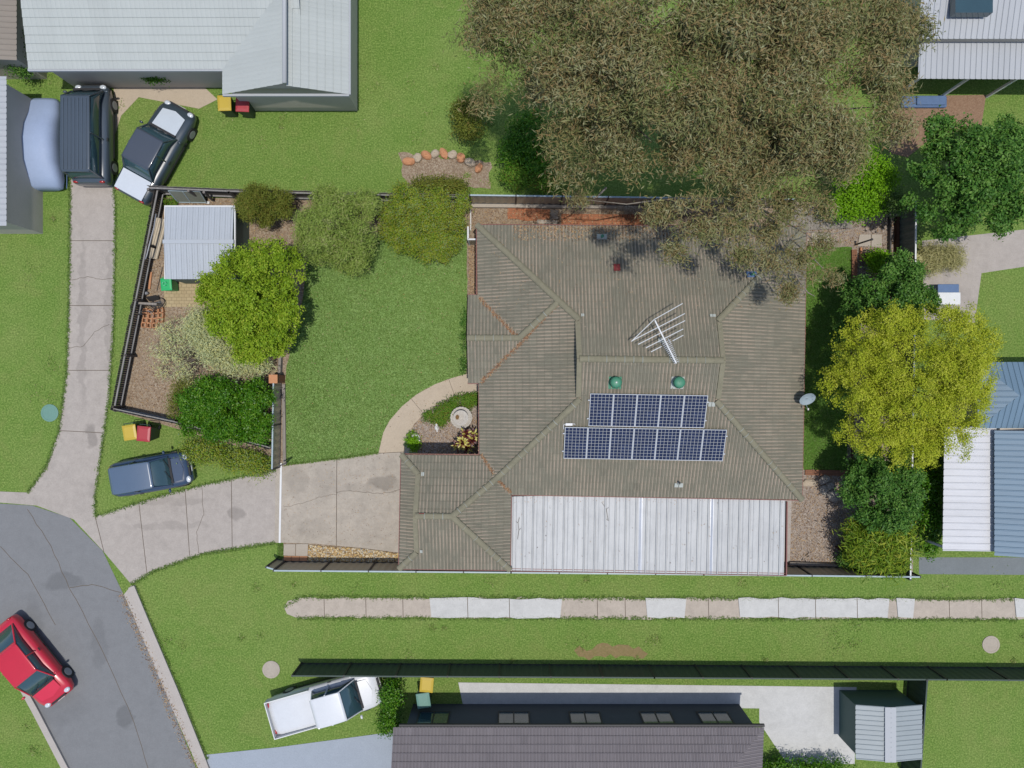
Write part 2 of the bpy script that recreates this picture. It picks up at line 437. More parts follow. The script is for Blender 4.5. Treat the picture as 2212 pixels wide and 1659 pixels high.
# ------------------------------------------------------------------ sheets with a profile, clipped to a plan polygon
def profile_face(name, mat, a, u, n, e, pitch, clips, ulen, vlen, uprof, upitch, vprof=None, vpitch=1.0, parent=None, world=True, vstart=0.0, ustart=0.0):
    """a: origin of the eave (2D), u: unit along eave, n: unit upslope (2D). clips: list of (n2, c) keeping n2.p <= c"""
    us = []
    k = math.floor(ustart/upitch)
    while k*upitch < ulen:
        for (o, hh) in uprof: us.append((k*upitch+o, hh))
        k += 1
    vs = []
    if vprof:
        k = math.floor(vstart/vpitch)
        while k*vpitch < vlen:
            for (o, hh) in vprof: vs.append((k*vpitch+o, hh))
            k += 1
    else: vs = [(vstart, 0), ((vstart+vlen)/2, 0), (vlen, 0)]
    U = np.array([x for x, _ in us]); HU = np.array([h for _, h in us]); V = np.array([x for x, _ in vs]); HV = np.array([h for _, h in vs])
    X = a[0]+U[None,:]*u[0]+V[:,None]*n[0]; Y = a[1]+U[None,:]*u[1]+V[:,None]*n[1]; Z = e+V[:,None]*pitch+HU[None,:]+HV[:,None]
    vv = np.stack([X, Y, Z], -1).reshape(-1, 3)
    nu, nv = len(U), len(V)
    fs = [(j*nu+i, j*nu+i+1, (j+1)*nu+i+1, (j+1)*nu+i) for j in range(nv-1) for i in range(nu-1)]
    me = bpy.data.meshes.new(name); me.from_pydata(vv.tolist(), [], fs)
    bm = bmesh.new(); bm.from_mesh(me)
    for (nn, c) in clips:
        L = math.hypot(nn[0], nn[1])
        if L < 1e-9: continue
        no = Vector((nn[0]/L, nn[1]/L, 0)); co = no*(c/L)
        bmesh.ops.bisect_plane(bm, geom=bm.verts[:]+bm.edges[:]+bm.faces[:], plane_co=co, plane_no=no, clear_outer=True)
    uvl = bm.loops.layers.uv.new('UVMap')
    for f in bm.faces:
        for lp in f.loops:
            p = lp.vert.co; dx = p.x-a[0]; dy = p.y-a[1]
            lp[uvl].uv = (dx*u[0]+dy*u[1], dx*n[0]+dy*n[1])
    bm.normal_update(); 
    if bm.faces and sum(f.normal.z for f in bm.faces) < 0: bmesh.ops.reverse_faces(bm, faces=bm.faces[:])
    bm.to_mesh(me); bm.free()
    return link(name, me, mat, parent, world)

class Plane:       # roof plane from an eave line; d = distance up slope in plan
    def __init__(s, A_, B_, inside, e, t):
        a = Vector((A_[0], A_[1])); b = Vector((B_[0], B_[1])); s.a = a; s.u = (b-a).normalized(); n = Vector((-s.u.y, s.u.x))
        if n.dot(Vector((inside[0], inside[1]))-a) < 0: n = -n
        s.n = n; s.e = e; s.t = t; s.k = n.dot(a); s.L = (b-a).length
    def d(s, p): return s.n.x*p[0]+s.n.y*p[1]-s.k
    def z(s, p): return s.e+s.t*s.d(p)
    def le(s, o):    # clip: d_self <= d_other
        return ((s.n-o.n), s.k-o.k)
    def lt(s, c): return (s.n, s.k+c)         # d <= c
    def gt(s, c): return (-s.n, -s.k-c)       # d >= c
def meet(p, cp, q, cq):       # plan point where d_p = cp and d_q = cq
    a, b, c, d = p.n.x, p.n.y, q.n.x, q.n.y; r1 = p.k+cp; r2 = q.k+cq; D = a*d-b*c
    return Vector(((r1*d-b*r2)/D, (a*r2-r1*c)/D))
def ridge_meet(p, q, r, cr):  # d_p == d_q and d_r == cr
    nx, ny = p.n.x-q.n.x, p.n.y-q.n.y; k = p.k-q.k; a, b = r.n.x, r.n.y; r2 = r.k+cr; D = nx*b-ny*a
    return Vector(((k*b-ny*r2)/D, (nx*r2-k*a)/D))
TILE_U = [(0.0, 0.0), (0.028, 0.0), (0.05, 0.032), (0.082, 0.032), (0.10, 0.0), (0.149, -0.006)]
TILE_V = [(0.0, 0.028), (0.317, 0.0)]
def tile_face(name, pl, clips, parent, mat='tile', u0=-4, ulen=None, vlen=8):
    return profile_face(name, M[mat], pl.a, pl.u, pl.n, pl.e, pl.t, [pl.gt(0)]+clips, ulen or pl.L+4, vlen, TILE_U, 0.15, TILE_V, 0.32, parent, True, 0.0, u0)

def jag(pts, step=0.25, amp=0.05, seed=0, closed=True):
    r = random.Random(seed); out = []; n = len(pts)
    for i in range(n if closed else n-1):
        a = Vector(pts[i][:2]); b = Vector(pts[(i+1) % n][:2]); L = (b-a).length; m = max(1, int(L/step)); nn = Vector((-(b-a).y, (b-a).x)).normalized() if L > 0 else Vector((0,0))
        for k in range(m):
            p = a.lerp(b, k/m); out.append(p+nn*r.uniform(-amp, amp)*(0 if k == 0 else 1))
    return out

def sheet(name, pts, z, mat, kind='structure', jit=0, seed=1, step=0.25, thick=0.0):
    q = [P(x, y) for x, y in pts]
    if jit: q = jag(q, step, jit, seed)
    mb = MB()
    if thick: mb.prism([(p[0], p[1]) for p in q], z-thick, z)
    else:
        n = len(q); ar = sum(q[i][0]*q[(i+1)%n][1]-q[(i+1)%n][0]*q[i][1] for i in range(n))
        if ar < 0: q = list(reversed(q))
        mb.add([(p[0], p[1], z) for p in q], [tuple(range(n))])
    me = bpy.data.meshes.new(name); bm = bmesh.new()
    vs = [bm.verts.new(v) for v in mb.v]
    for f in mb.f: bm.faces.new([vs[i] for i in f])
    bm.normal_update(); bmesh.ops.triangulate(bm, faces=[f for f in bm.faces if len(f.verts) > 4]); bm.normal_update(); bm.to_mesh(me); bm.free()
    o = link(name, me, mat)
    if kind: o['kind'] = kind
    return o

def inside(poly, x, y):
    c = False; n = len(poly); j = n-1
    for i in range(n):
        xi, yi = poly[i][0], poly[i][1]; xj, yj = poly[j][0], poly[j][1]
        if (yi > y) != (yj > y) and x < (xj-xi)*(y-yi)/(yj-yi)+xi: c = not c
        j = i
    return c

def arc(cx, cy, r, a0, a1, n):
    return [(cx+r*math.cos(math.radians(a0+(a1-a0)*i/n)), cy+r*math.sin(math.radians(a0+(a1-a0)*i/n))) for i in range(n+1)]

# ------------------------------------------------------------------ foliage
def leaf_mesh(name, C, N, T, L, Wd, tint, curl=0.15):
    """one bent diamond per leaf. C centres, N normals, T length directions"""
    n = len(C)
    N = N/np.maximum(np.linalg.norm(N, axis=1, keepdims=True), 1e-6)
    T = T-N*(T*N).sum(1, keepdims=True); T = T/np.maximum(np.linalg.norm(T, axis=1, keepdims=True), 1e-6)
    B = np.cross(N, T); L = L[:,None]; Wd = Wd[:,None]
    v = np.empty((n, 4, 3)); v[:,0] = C-T*L*0.5; v[:,1] = C+B*Wd*0.5+N*Wd*curl; v[:,2] = C+T*L*0.5; v[:,3] = C-B*Wd*0.5+N*Wd*curl
    me = bpy.data.meshes.new(name)
    me.vertices.add(n*4); me.vertices.foreach_set('co', v.astype(np.float32).ravel())
    me.loops.add(n*4); me.loops.foreach_set('vertex_index', np.arange(n*4, dtype=np.int32))
    me.polygons.add(n); me.polygons.foreach_set('loop_start', np.arange(0, n*4, 4, dtype=np.int32))
    try: me.polygons.foreach_set('loop_total', np.full(n, 4, dtype=np.int32))
    except Exception: pass
    me.update(calc_edges=True)
    at = me.attributes.new('tint', 'FLOAT', 'FACE'); at.data.foreach_set('value', np.clip(tint, 0, 1).astype(np.float32))
    return me

def lumps(bl, k, rad, seed):
    """break each crown mass into small rounded tufts sitting on its outside, uneven in size"""
    r = np.random.default_rng(seed+500); out = []
    for b in bl:
        m = max(3, int(k*(b[3]*b[4])/1.2))
        for _ in range(m):
            d = r.normal(size=3); d /= np.linalg.norm(d); d[2] = d[2] if d[2] > -0.3 else -d[2]
            q = 0.62+0.42*r.random(); s = rad*(0.55+0.9*r.random()); out.append((b[0]+d[0]*b[3]*q, b[1]+d[1]*b[4]*q, b[2]+d[2]*b[5]*q, s, s*(0.8+0.4*r.random()), s*0.75))
    return out
def crown(parent, blobs, n, leaf, mat, seed=0, name='crown', clump=0.35, per=26, droop=0.0, shell=0.55, outward=0.7, tone=0.35, flat=1.0, low=-0.5):
    """blobs: (x,y,z,rx,ry,rz). leaves gather in small clumps through the outer part of each blob"""
    r = np.random.default_rng(seed); bl = np.array(blobs, float)
    vol = (bl[:,3]*bl[:,4]+bl[:,3]*bl[:,5]+bl[:,4]*bl[:,5]); pr = vol/vol.sum()
    nc = max(4, n//per); bi = r.choice(len(bl), nc, p=pr)
    d = r.normal(size=(nc, 3)); d /= np.linalg.norm(d, axis=1, keepdims=True)
    d[:,2] = np.where(d[:,2] < low, -d[:,2]*0.6, d[:,2])
    rad = shell+(1-shell)*r.random(nc)**0.6
    rad *= 1+0.16*np.sin(d[:,0]*7+seed)*np.sin(d[:,1]*6+seed*2)+r.normal(0, 0.05, nc)
    cc = bl[bi,:3]+d*bl[bi,3:6]*rad[:,None]
    ctone = r.random(nc)
    k = r.integers(0, nc, n)
    off = r.normal(size=(n, 3))*clump*0.5; off[:,2] *= 0.6*flat
    C = cc[k]+off; C[:,2] = np.maximum(C[:,2], 0.06)
    N = d[k]*outward+r.normal(size=(n, 3))*0.55; N[:,2] += 0.55
    T = r.normal(size=(n, 3))+d[k]*0.6; T[:,2] -= droop*2.5
    if droop > 0.3: N = r.normal(size=(n, 3)); N[:,2] = np.abs(N[:,2])+0.5
    L = leaf[0]*(0.7+0.6*r.random(n)); Wd = leaf[1]*(0.7+0.6*r.random(n))
    tint = tone*ctone[k]+(1-tone)*r.random(n)
    me = leaf_mesh(name, C, N, T, L, Wd, tint)
    o = link(name, me, mat, parent, True)
    return o

def trunk(parent, base, tops, r0, mat, seed=0, name='trunk', fork=0.35):
    r = random.Random(seed); mb = MB(); b = Vector(base)
    c = sum((Vector(t) for t in tops), Vector())/len(tops)
    tops = [Vector(t) for t in tops]
    f = b.lerp(c, fork); f.z = b.z+(c.z-b.z)*fork
    mb.tube([b, b.lerp(f, 0.5)+Vector((r.uniform(-.08,.08), r.uniform(-.08,.08), 0)), f], [r0, r0*0.85, r0*0.72], 10)
    for t in tops:
        t = Vector(t); m1 = f.lerp(t, 0.4)+Vector((r.uniform(-.25,.25), r.uniform(-.25,.25), 0.25)); m2 = f.lerp(t, 0.75)+Vector((r.uniform(-.25,.25), r.uniform(-.25,.25), 0.15))
        mb.tube([f, m1, m2, t], [r0*0.5, r0*0.34, r0*0.2, r0*0.07], 7)
    return mb.build(name, mat, parent, True, True)

def tree(name, label, cat, base, blobs, n, leaf, mat, r0=0.12, bark='bark', group=None, seed=1, lump=None, **kw):
    """blobs given as (px,py,z, rx,ry,rz in metres)"""
    bl = [tuple(P(b[0], b[1], b[2]))+tuple(b[3:6]) for b in blobs]
    base = Vector((base[0], base[1], 0))
    root = empty(name, base, label, cat, group)
    trunk(root, base, [(b[0], b[1], b[2]+b[5]*0.3) for b in bl], r0, M[bark], seed)
    crown(root, lumps(bl, lump[0], lump[1], seed) if lump else bl, n, leaf, mat, seed, **kw)
    return root

def scatter(name, n, region, zf, size, mat, seed=0, kind='stuff', label=None, cat=None, tiltamt=0.35, bias=None):
    """flat little leaves strewn over a surface: region() gives x,y"""
    r = np.random.default_rng(seed); rr = random.Random(seed)
    C = []; 
    while len(C) < n:
        x, y = region(rr); C.append((x, y, zf(x, y)+0.006+0.012*rr.random()))
    C = np.array(C); N = r.normal(size=(n, 3))*tiltamt; N[:,2] += 1; T = r.normal(size=(n, 3))
    L = size[0]*(0.6+0.8*r.random(n)); Wd = size[1]*(0.6+0.8*r.random(n))
    o = link(name, leaf_mesh(name, C, N, T, L, Wd, r.random(n)), mat)
    return tag(o, label, cat, None, kind)
def poly_region(pts):
    q = [P(x, y) for x, y in pts]; x0 = min(p.x for p in q); x1 = max(p.x for p in q); y0 = min(p.y for p in q); y1 = max(p.y for p in q)
    def f(r):
        while True:
            x = r.uniform(x0, x1); y = r.uniform(y0, y1)
            if inside(q, x, y): return x, y
    return f
def band_region(pts, w, z):       # along a polyline of picture points at height z
    q = [P(x, y, z).xy for x, y in pts]; L = [(q[i+1]-q[i]).length for i in range(len(q)-1)]
    def f(r):
        i = r.choices(range(len(L)), L)[0]; t = r.random(); p = q[i].lerp(q[i+1], t)
        n = Vector((-(q[i+1]-q[i]).y, (q[i+1]-q[i]).x)).normalized(); p = p+n*r.gauss(0, w)
        return p.x, p.y
    return f

#@@SETTING
# ------------------------------------------------------------------ SETTING: ground sheets
mb = MB(); mb.add([(-260,-260,0),(260,-260,0),(260,260,0),(-260,260,0)], [(0,1,2,3)])
g = mb.build('ground', M['grass']); g['kind'] = 'structure'
sheet('garden_mulch', [(338,427),(1978,437),(1972,1236),(604,1216),(600,990),(252,888)], 0.004, M['mulch'])
sheet('side_yard_mulch', [(1690,440),(1978,437),(1972,1236),(1690,1230)], 0.008, M['mulch2'])
LAWN = [(612,1004),(728,990),(818,978),(828,935),(842,908),(868,878),(900,852),(940,830),(975,817),(1006,808),(1010,640),(1008,500),(820,505),(668,520),(655,640),(618,800)]
sheet('front_lawn', LAWN, 0.012, M['lawn'], jit=0.03, seed=3)
sheet('side_lawn', [(1735,532),(1840,534),(1838,800),(1828,1016),(1730,1014)], 0.012, M['lawn_e'], jit=0.03, seed=5)
sheet('kerbside_grass', [(600,1172),(612,1172),(613,1204),(604,1216),(598,1216)], 0.012, M['lawn_e'], jit=0.03)
PATH_OUT = [(818,978),(828,935),(842,908),(868,878),(900,852),(940,830),(975,817),(1006,808),(1040,806)]
PATH_IN = [(1045,849),(1012,849),(975,858),(945,873),(915,895),(895,916),(880,945),(871,978)]
sheet('garden_path', PATH_OUT+PATH_IN, 0.034, M['path'], thick=0.03)
sheet('garden_bed', [(1050,850),(1012,850),(975,859),(946,874),(916,896),(896,917),(881,946),(876,990),(1050,990)], 0.010, M['mulch2'])
sheet('bed_edging', [(871.5,979),(881,946),(889,946),(880,963),(890,963),(890,990),(872,990)], 0.020, M['slab'])
sheet('driveway', [(596,1010),(660,1000),(728,991),(818,979),(875,976),(880,1200),(866,1194),(780,1183),(680,1174),(612,1172),(594,1172)], 0.036, M['concrete'], thick=0.034)
rr = random.Random(4)
def wob(p):
    out = []
    for a, b in zip(p[:-1], p[1:]):
        for k in range(5): out.append((a[0]+(b[0]-a[0])*k/5+rr.uniform(-1.2,1.2), a[1]+(b[1]-a[1])*k/5+rr.uniform(-1.2,1.2)))
    return out+[p[-1]]
# joints and the crack are real grooves: thin dark strips pressed into the slab
mb = MB()
def groove(pts, w, z=0.0375, mb=mb):
    q = [P(x, y, 0) for x, y in pts]
    for a, b in zip(q[:-1], q[1:]):
        n = Vector((-(b-a).y, (b-a).x, 0)).normalized()*w/2
        mb.add([(a-n).xy[:]+(z,), (b-n).xy[:]+(z,), (b+n).xy[:]+(z,), (a+n).xy[:]+(z,)], [(0,1,2,3)])
groove([(728,991),(727,1179)], 0.03); groove([(818,979),(874,976)], 0.025); groove([(866,976),(866,1192)], 0.02)
rr = random.Random(4)
ck = [(612,1096),(640,1090),(668,1082),(690,1074),(712,1069),(727,1068)]; ck2 = [(727,1064),(745,1060),(770,1061),(795,1063),(820,1066),(845,1064),(866,1057)]
def wob(p):
    out = []
    for a, b in zip(p[:-1], p[1:]):
        for k in range(5): out.append((a[0]+(b[0]-a[0])*k/5+rr.uniform(-1.2,1.2), a[1]+(b[1]-a[1])*k/5+rr.uniform(-1.2,1.2)))
    return out+[p[-1]]
groove(wob(ck), 0.014); groove(wob(ck2), 0.018)
groove([(889,862),(912,890)], 0.018, 0.0355); groove([(969,818),(983,856)], 0.018, 0.0355)
for pts in ([(150,520),(249,520)],[(149,660),(247,660)],[(145,800),(240,800)],[(128,930),(224,935)],[(400,1056),(410,1200)],[(500,1036),(502,1185)],[(300,1084),(318,1240)],[(206,1116),(225,1192)]): groove(pts, 0.03, 0.0175)
for pts in ([(250,600),(222,604),(190,598),(150,606)],[(236,700),(205,716),(180,748),(146,752)],[(430,1195),(424,1150),(440,1110),(436,1050)]): groove(wob(pts), 0.02, 0.0175)
for x in (700,790,870,1010,1100,1290,1350,1530,1680,1760,1850,2050,2120): groove([(x,1290),(x+1,1335)], 0.03, 0.062 if any(a < x < b for a, b in ((928,1214),(1394,1482),(1594,1920))) else 0.0115)
for pts in ([(60,1100),(110,1180),(150,1270),(220,1400),(290,1560),(330,1690)],[(0,1180),(60,1240),(120,1350)],[(150,1270),(200,1262),(262,1280)]): groove(wob(pts), 0.028, 0.0095)
j = mb.build('driveway_joints', m_plain('joint_dirt', A(104,92,78), 0.95, 0.2, 6)); j['kind'] = 'structure'
sheet('shared_driveway', [(152,380),(246,380),(250,480),(246,700),(236,860),(222,960),(206,1070),(206,1116),(330,1076),(440,1047),(597,1016),(597,1172),(440,1196),(332,1234),(284,1262),(225,1192),(160,1122),(80,1092),(-40,1082),(-40,1060),(60,1064),(100,1010),(128,930),(145,800),(150,600)], 0.016, M['concrete2'])
sheet('house_apron', [(246,168),(420,168),(470,215),(430,235),(300,210),(262,250),(246,300)], 0.012, M['path'])
ROADP = [(-60,1084),(70,1092),(150,1118),(222,1190),(268,1286),(322,1410),(376,1540),(440,1700),(170,1700),(80,1532),(-60,1290)]
sheet('road', ROADP, 0.008, M['asphalt'])
def kerb(pts, w, name='kerb', hgt=0.12):
    q = [P(x, y) for x, y in pts]; mb = MB()
    for a, b in zip(q[:-1], q[1:]): mb.bar(a+Vector((0,0,hgt/2)), b+Vector((0,0,hgt/2)), w, hgt)
    o = mb.build(name, M['kerb']); o['kind'] = 'structure'
kerb([(286,1266),(330,1372),(384,1500),(440,1640),(462,1700)], 0.3)
kerb([(-40,1318),(78,1532),(160,1690)], 0.3)
sheet('kerb_gutter', [(268,1284),(284,1264),(334,1372),(388,1500),(444,1640),(470,1700),(446,1700),(420,1640),(366,1516),(322,1410)], 0.014, M['kerb'])
sheet('storm_drain', [(614,1312),(622,1298),(650,1291),(2260,1294),(2260,1338),(640,1334),(620,1326)], 0.010, M['drain'], jit=0.07, seed=8, step=0.5)
for a, b in ((928,1214),(1394,1482),(1594,1920),(1935,1975),(2190,2260)):
    sheet('drain_slab', [(a,1291),(b,1293),(b-4,1334),(a+4,1332)], 0.06, M['concrete3'], thick=0.05, jit=0.05, seed=a, step=0.5)
sheet('bare_earth', [(1240,1405),(1290,1392),(1380,1396),(1400,1412),(1330,1422),(1250,1418)], 0.005, m_ground('earth', [A(150,128,92), A(170,148,108), A(140,130,84)], 10), jit=0.2, seed=2)
sheet('neighbour_path', [(990,1474),(1850,1484),(1846,1650),(1700,1650),(1640,1560),(1640,1530),(1000,1522)], 0.012, M['concrete3'])
sheet('neighbour_driveway', [(428,1632),(600,1614),(840,1582),(880,1582),(880,1700),(440,1700)], 0.012, M['slab_blue'])
sheet('garden_soil', [(1930,208),(2130,205),(2120,270),(2010,300),(1960,340),(1920,330)], 0.008, m_ground('soil', [A(150,118,96), A(176,146,122), A(160,130,106)], 12))
sheet('paved_yard', [(1992,520),(2220,495),(2220,575),(2120,590),(2105,700),(1996,690)], 0.008, M['concrete2'])
sheet('paved_strip', [(1985,1204),(2260,1204),(2260,1242),(1985,1240)], 0.008, m_concrete('grey_strip', A(128,134,136), 0.15))
sheet('neighbour_soil', [(860,330),(1060,350),(1060,408),(880,405)], 0.004, M['mulch'], jit=0.1)
# pavers of the house yard
sheet('paved_patch', [(355,588),(470,588),(470,663),(355,663)], 0.04, M['paver'], thick=0.03)
def slab(pts, z=0.05, mat='slab', name='paving_slab'):
    o = sheet(name, pts, z, M[mat], thick=0.045); return o
slab([(614,1175),(639,1175),(638,1200),(613,1199)]); slab([(640.5,1174.5),(666,1174.5),(665,1200.5),(639.5,1200)])
for i in range(3):
    o = slab([(614+i*17,1201.5),(630+i*17,1201.5),(630+i*17,1211),(614+i*17,1211)], 0.05, 'terracotta', 'paving_brick')
slab([(1189,454),(1206,455),(1206,474),(1189,473)]); slab([(1160,475),(1204,476),(1204,484),(1160,483)])
slab([(1752,502),(1790,503),(1790,531),(1752,530)]); slab([(1856,507),(1880,507),(1879,533),(1852,532)]); slab([(1882,507),(1904,507),(1904,534),(1881,533)])
sheet('brick_paving', [(1097,450),(1188,452),(1187,475),(1150,477),(1097,473)], 0.04, M['redbrick'], thick=0.035, jit=0.03, step=0.2)
sheet('brick_paving', [(1212,462),(1390,464),(1388,492),(1212,487)], 0.04, M['redbrick'], thick=0.035)
# ------------------------------------------------------------------ MAIN HOUSE
ZE, TP = 2.45, 0.37
def e2(x, y, z=ZE): return P(x, y, z).xy
house = empty('brick_house', P(1390, 780, 0), 'low house with mossy olive tiled hip roofs and maroon gutters, carrying the solar panels', 'house')
cN = e2(1400, 780)
pN = Plane(e2(1031,486), e2(1742,490), cN, ZE, TP); pS = Plane(e2(1104,1068.5), e2(1732,1079), cN, ZE, TP)
pW = Plane(e2(1030,486), e2(1036,983), cN, ZE, TP); pE = Plane(e2(1742,490), e2(1732,1079), cN, ZE, TP)
RW, RE = 4.32, 4.35
def main_min(p): return min(q.z(p) for q in (pN, pS, pW, pE))
OV = 0.12
tile_face('roof', pN, [pN.le(pS), pN.le(pW), pW.lt(RW), pN.le(pE), pE.lt(RE)] if False else [pN.le(pS), pW.gt(RW-OV), pE.gt(RE-OV)], house)
def three(pl, opp, wl, el):
    tile_face('roof', pl, [pl.le(opp), pl.le(wl), wl.lt(RW-OV), opp.gt(0)], house, u0=-6, ulen=pl.L+6)
    tile_face('roof', pl, [pl.le(opp), pl.le(el), el.lt(RE-OV), opp.gt(0)], house, u0=-6, ulen=pl.L+6)
three(pN, pS, pW, pE)
tile_face('roof', pS, [pS.le(pN), pW.gt(RW-OV), pE.gt(RE-OV)], house, u0=-6, ulen=pS.L+6)
three(pS, pN, pW, pE)
tile_face('roof', pW, [pW.le(pN), pW.le(pS), pW.lt(RW+0.3)], house, u0=-6, ulen=pW.L+8)
tile_face('roof', pE, [pE.le(pN), pE.le(pS), pE.lt(RE+0.3)], house, u0=-6, ulen=pE.L+6)
# west bay gable
pBN = Plane(e2(1008,637), e2(1040,637), e2(1040,730), ZE, TP); pBS = Plane(e2(1010,827.5), e2(1040,827.5), e2(1040,730), ZE, TP)
xb = e2(1010,733,2.8)[0]
bx = [((-1,0), -xb), ((1,0), P(1140,733,3.0).x)]
tile_face('bay_roof', pBN, [pBN.le(pBS)]+bx, house, u0=-1, ulen=6); tile_face('bay_roof', pBS, [pBS.le(pBN)]+bx, house, u0=-1, ulen=6)
# garage wing
cG = e2(980, 1105)
pGN = Plane(e2(867,982), e2(1037,984), cG, ZE, TP); pGS = Plane(e2(862,1228.5), e2(1102,1231), cG, ZE, TP)
pGW = Plane(e2(867,982), e2(862,1228), cG, ZE, TP); pGE = Plane(e2(1104,1068), e2(1102,1231), cG, ZE, TP)
RG = 0.80
for pl, op in ((pGN, pGS), (pGS, pGN)):
    tile_face('garage_roof', pl, [pl.le(op), pGW.gt(RG-0.05), pl.le(pGE)], house, u0=-6, ulen=12)
    tile_face('garage_roof', pl, [pl.le(op), pl.le(pGW), pGW.lt(RG-0.05)], house, u0=-6, ulen=12)
tile_face('garage_roof', pGE, [pGE.le(pGN), pGE.le(pGS)], house, u0=-6, ulen=12)
tile_face('garage_roof', pGW, [pGW.le(pGN), pGW.le(pGS), pGW.lt(RG+0.2)], house, u0=-6, ulen=12)
def roof_z(x, y):
    p = (x, y); dW, dE = pW.d(p), pE.d(p); zs = []
    m = min(pN.z(p), pS.z(p))
    if dW < RW: m = min(m, pW.z(p))
    if dE < RE: m = min(m, pE.z(p))
    zs.append(m)
    g = min(pGN.z(p), pGS.z(p), pGE.z(p)); g = min(g, pGW.z(p)) if pGW.d(p) < RG else g
    zs.append(g)
    if p[0] > xb and p[0] < P(1140,733,3.0).x: zs.append(min(pBN.z(p), pBS.z(p)))
    return max(zs)+0.02
# gablet walls (the small upright gables at the ridge ends) and bay gable wall
def gable_wall(a, b, top, za, ztop, name, mat):
    mb = MB(); d = (Vector(b)-Vector(a)).normalized(); n = Vector((-d.y, d.x))*0.04
    tri = [(*a, za), (*b, za), (*top, ztop)]
    f = [Vector((t[0]-n.x, t[1]-n.y, t[2])) for t in tri]; k = [Vector((t[0]+n.x, t[1]+n.y, t[2])) for t in tri]
    mb.add(f+k, [(0,1,2),(5,4,3),(0,3,4,1),(1,4,5,2),(2,5,3,0)])
    return mb.build(name, mat, house, True)
gw = m_plain('dark_gable_board', A(112,98,84), 0.8, 0.1, 4)
for w, r in ((pW, RW), (pE, RE)):
    a = meet(w, r, pN, r); b = meet(w, r, pS, r); t = ridge_meet(pN, pS, w, r)
    gable_wall(a, b, t, ZE+TP*r-0.05, pN.z(t)-0.05, 'gablet', gw)
a = meet(pGW, RG, pGN, RG); b = meet(pGW, RG, pGS, RG); t = ridge_meet(pGN, pGS, pGW, RG); gable_wall(a, b, t, ZE+TP*RG-0.03, pGN.z(t)-0.04, 'gablet', gw)
bt = Vector((xb+0.35, (e2(1010,637)[1]+e2(1010,827.5)[1])/2)); gable_wall((xb+0.35, e2(1010,637)[1]-0.1), (xb+0.35, e2(1010,827.5)[1]+0.1), bt, ZE, pBN.z(bt)-0.06, 'bay_gable', M['wallbrick'])
# ridge and hip capping
def capping(a, b, za=None, zb=None, r=0.125, joint=True):
    a = Vector((a[0], a[1], za if za is not None else roof_z(*a))); b = Vector((b[0], b[1], zb if zb is not None else roof_z(*b)))
    L = (b-a).length; n = max(1, int(round(L/0.36))); d = (b-a)/L; side = d.cross(Vector((0,0,1))).normalized(); up = side.cross(d)
    mb = MB(); mort = []
    def half(mb, p0, p1, r0, r1, lift):
        vs = []
        for p, rr_ in ((p0, r0), (p1, r1)):
            for k in range(7):
                an = math.pi*k/6; vs.append(p+side*math.cos(an)*rr_*1.15+up*(math.sin(an)*rr_*0.85+lift))
        mb.add(vs, [(k, k+1, k+8, k+7) for k in range(6)]+[tuple(range(6,-1,-1)), tuple(range(7,14))])
    for i in range(n):
        p0 = a+d*(L*i/n); p1 = a+d*(L*(i+1)/n+0.03)
        half(mb, p0, p1, r, r*0.9, 0.0); mort += [0.0]*8
        if joint and i and rr.random() < 0.85: half(mb, p0-d*0.006, p0+d*(0.010+0.02*rr.random()), r*1.03, r*1.03, 0.004); mort += [0.55+0.45*rr.random()]*8
    me = bpy.data.meshes.new('ridge_capping'); me.from_pydata(mb.v, [], mb.f); at = me.attributes.new('mortar', 'FLOAT', 'FACE'); at.data.foreach_set('value', np.array(mort, dtype=np.float32)); me.update()
    return link('ridge_capping', me, M['cap'], house, True)
hNW = meet(pN, 0, pW, 0); hNE = meet(pN, 0, pE, 0); hSE = meet(pS, 0, pE, 0)
gNW = meet(pN, RW, pW, RW); gSW = meet(pS, RW, pW, RW); gNE = meet(pN, RE, pE, RE); gSE = meet(pS, RE, pE, RE)
capping(hNW, gNW, joint=False); capping(hNE, gNE); capping(hSE, gSE)
J = meet(pS, 0.78, pW, 0.78); capping(J, gSW)
rt0 = ridge_meet(pN, pS, pW, RW-0.05); rt1 = ridge_meet(pN, pS, pE, RE-0.05); zr = pN.z(rt0)+0.02
capping(rt0, rt1, zr, zr)
# verge tiles along the gablet edges
for w, r in ((pW, RW), (pE, RE)):
    t = ridge_meet(pN, pS, w, r-0.06)
    for q in (pN, pS):
        s = meet(w, r-0.06, q, r+0.1); mb = MB(); mb.bar((*s, q.z(s)+0.03), (*t, q.z(t)+0.03), 0.2, 0.05); mb.build('verge', M['cap'], house, True)
s0 = ridge_meet(pBN, pBS, pW, -0.5); bm_ = Vector((xb, bt.y)); be = Vector((P(1122,733,3.2).x, bt.y))
capping(bm_, be, pBN.z(bm_)+0.02, pBN.z(be)+0.02)
capping(be, P(1206,652,3.85).xy, None, None)
gr0 = ridge_meet(pGN, pGS, pGW, RG); gr1 = ridge_meet(pGN, pGS, pGE, pGN.d(gr0))
capping(gr0, gr1, pGN.z(gr0)+0.02, pGN.z(gr1)+0.02)
gSEc = meet(pGS, 0, pGE, 0); capping(gSEc, gr1, ZE+0.02, pGN.z(gr1)+0.02); capping(gr1, J, pGN.z(gr1)+0.02, roof_z(*J))
for q in (pGN, pGS):
    capping(meet(q, 0, pGW, 0), meet(q, RG, pGW, RG), ZE+0.02, q.z(meet(q, RG, pGW, RG))+0.02)
    s = meet(pGW, RG, q, RG); mb = MB(); mb.bar((*s, q.z(s)+0.03), (*gr0, q.z(gr0)+0.03), 0.2, 0.05); mb.build('verge', M['cap'], house, True)
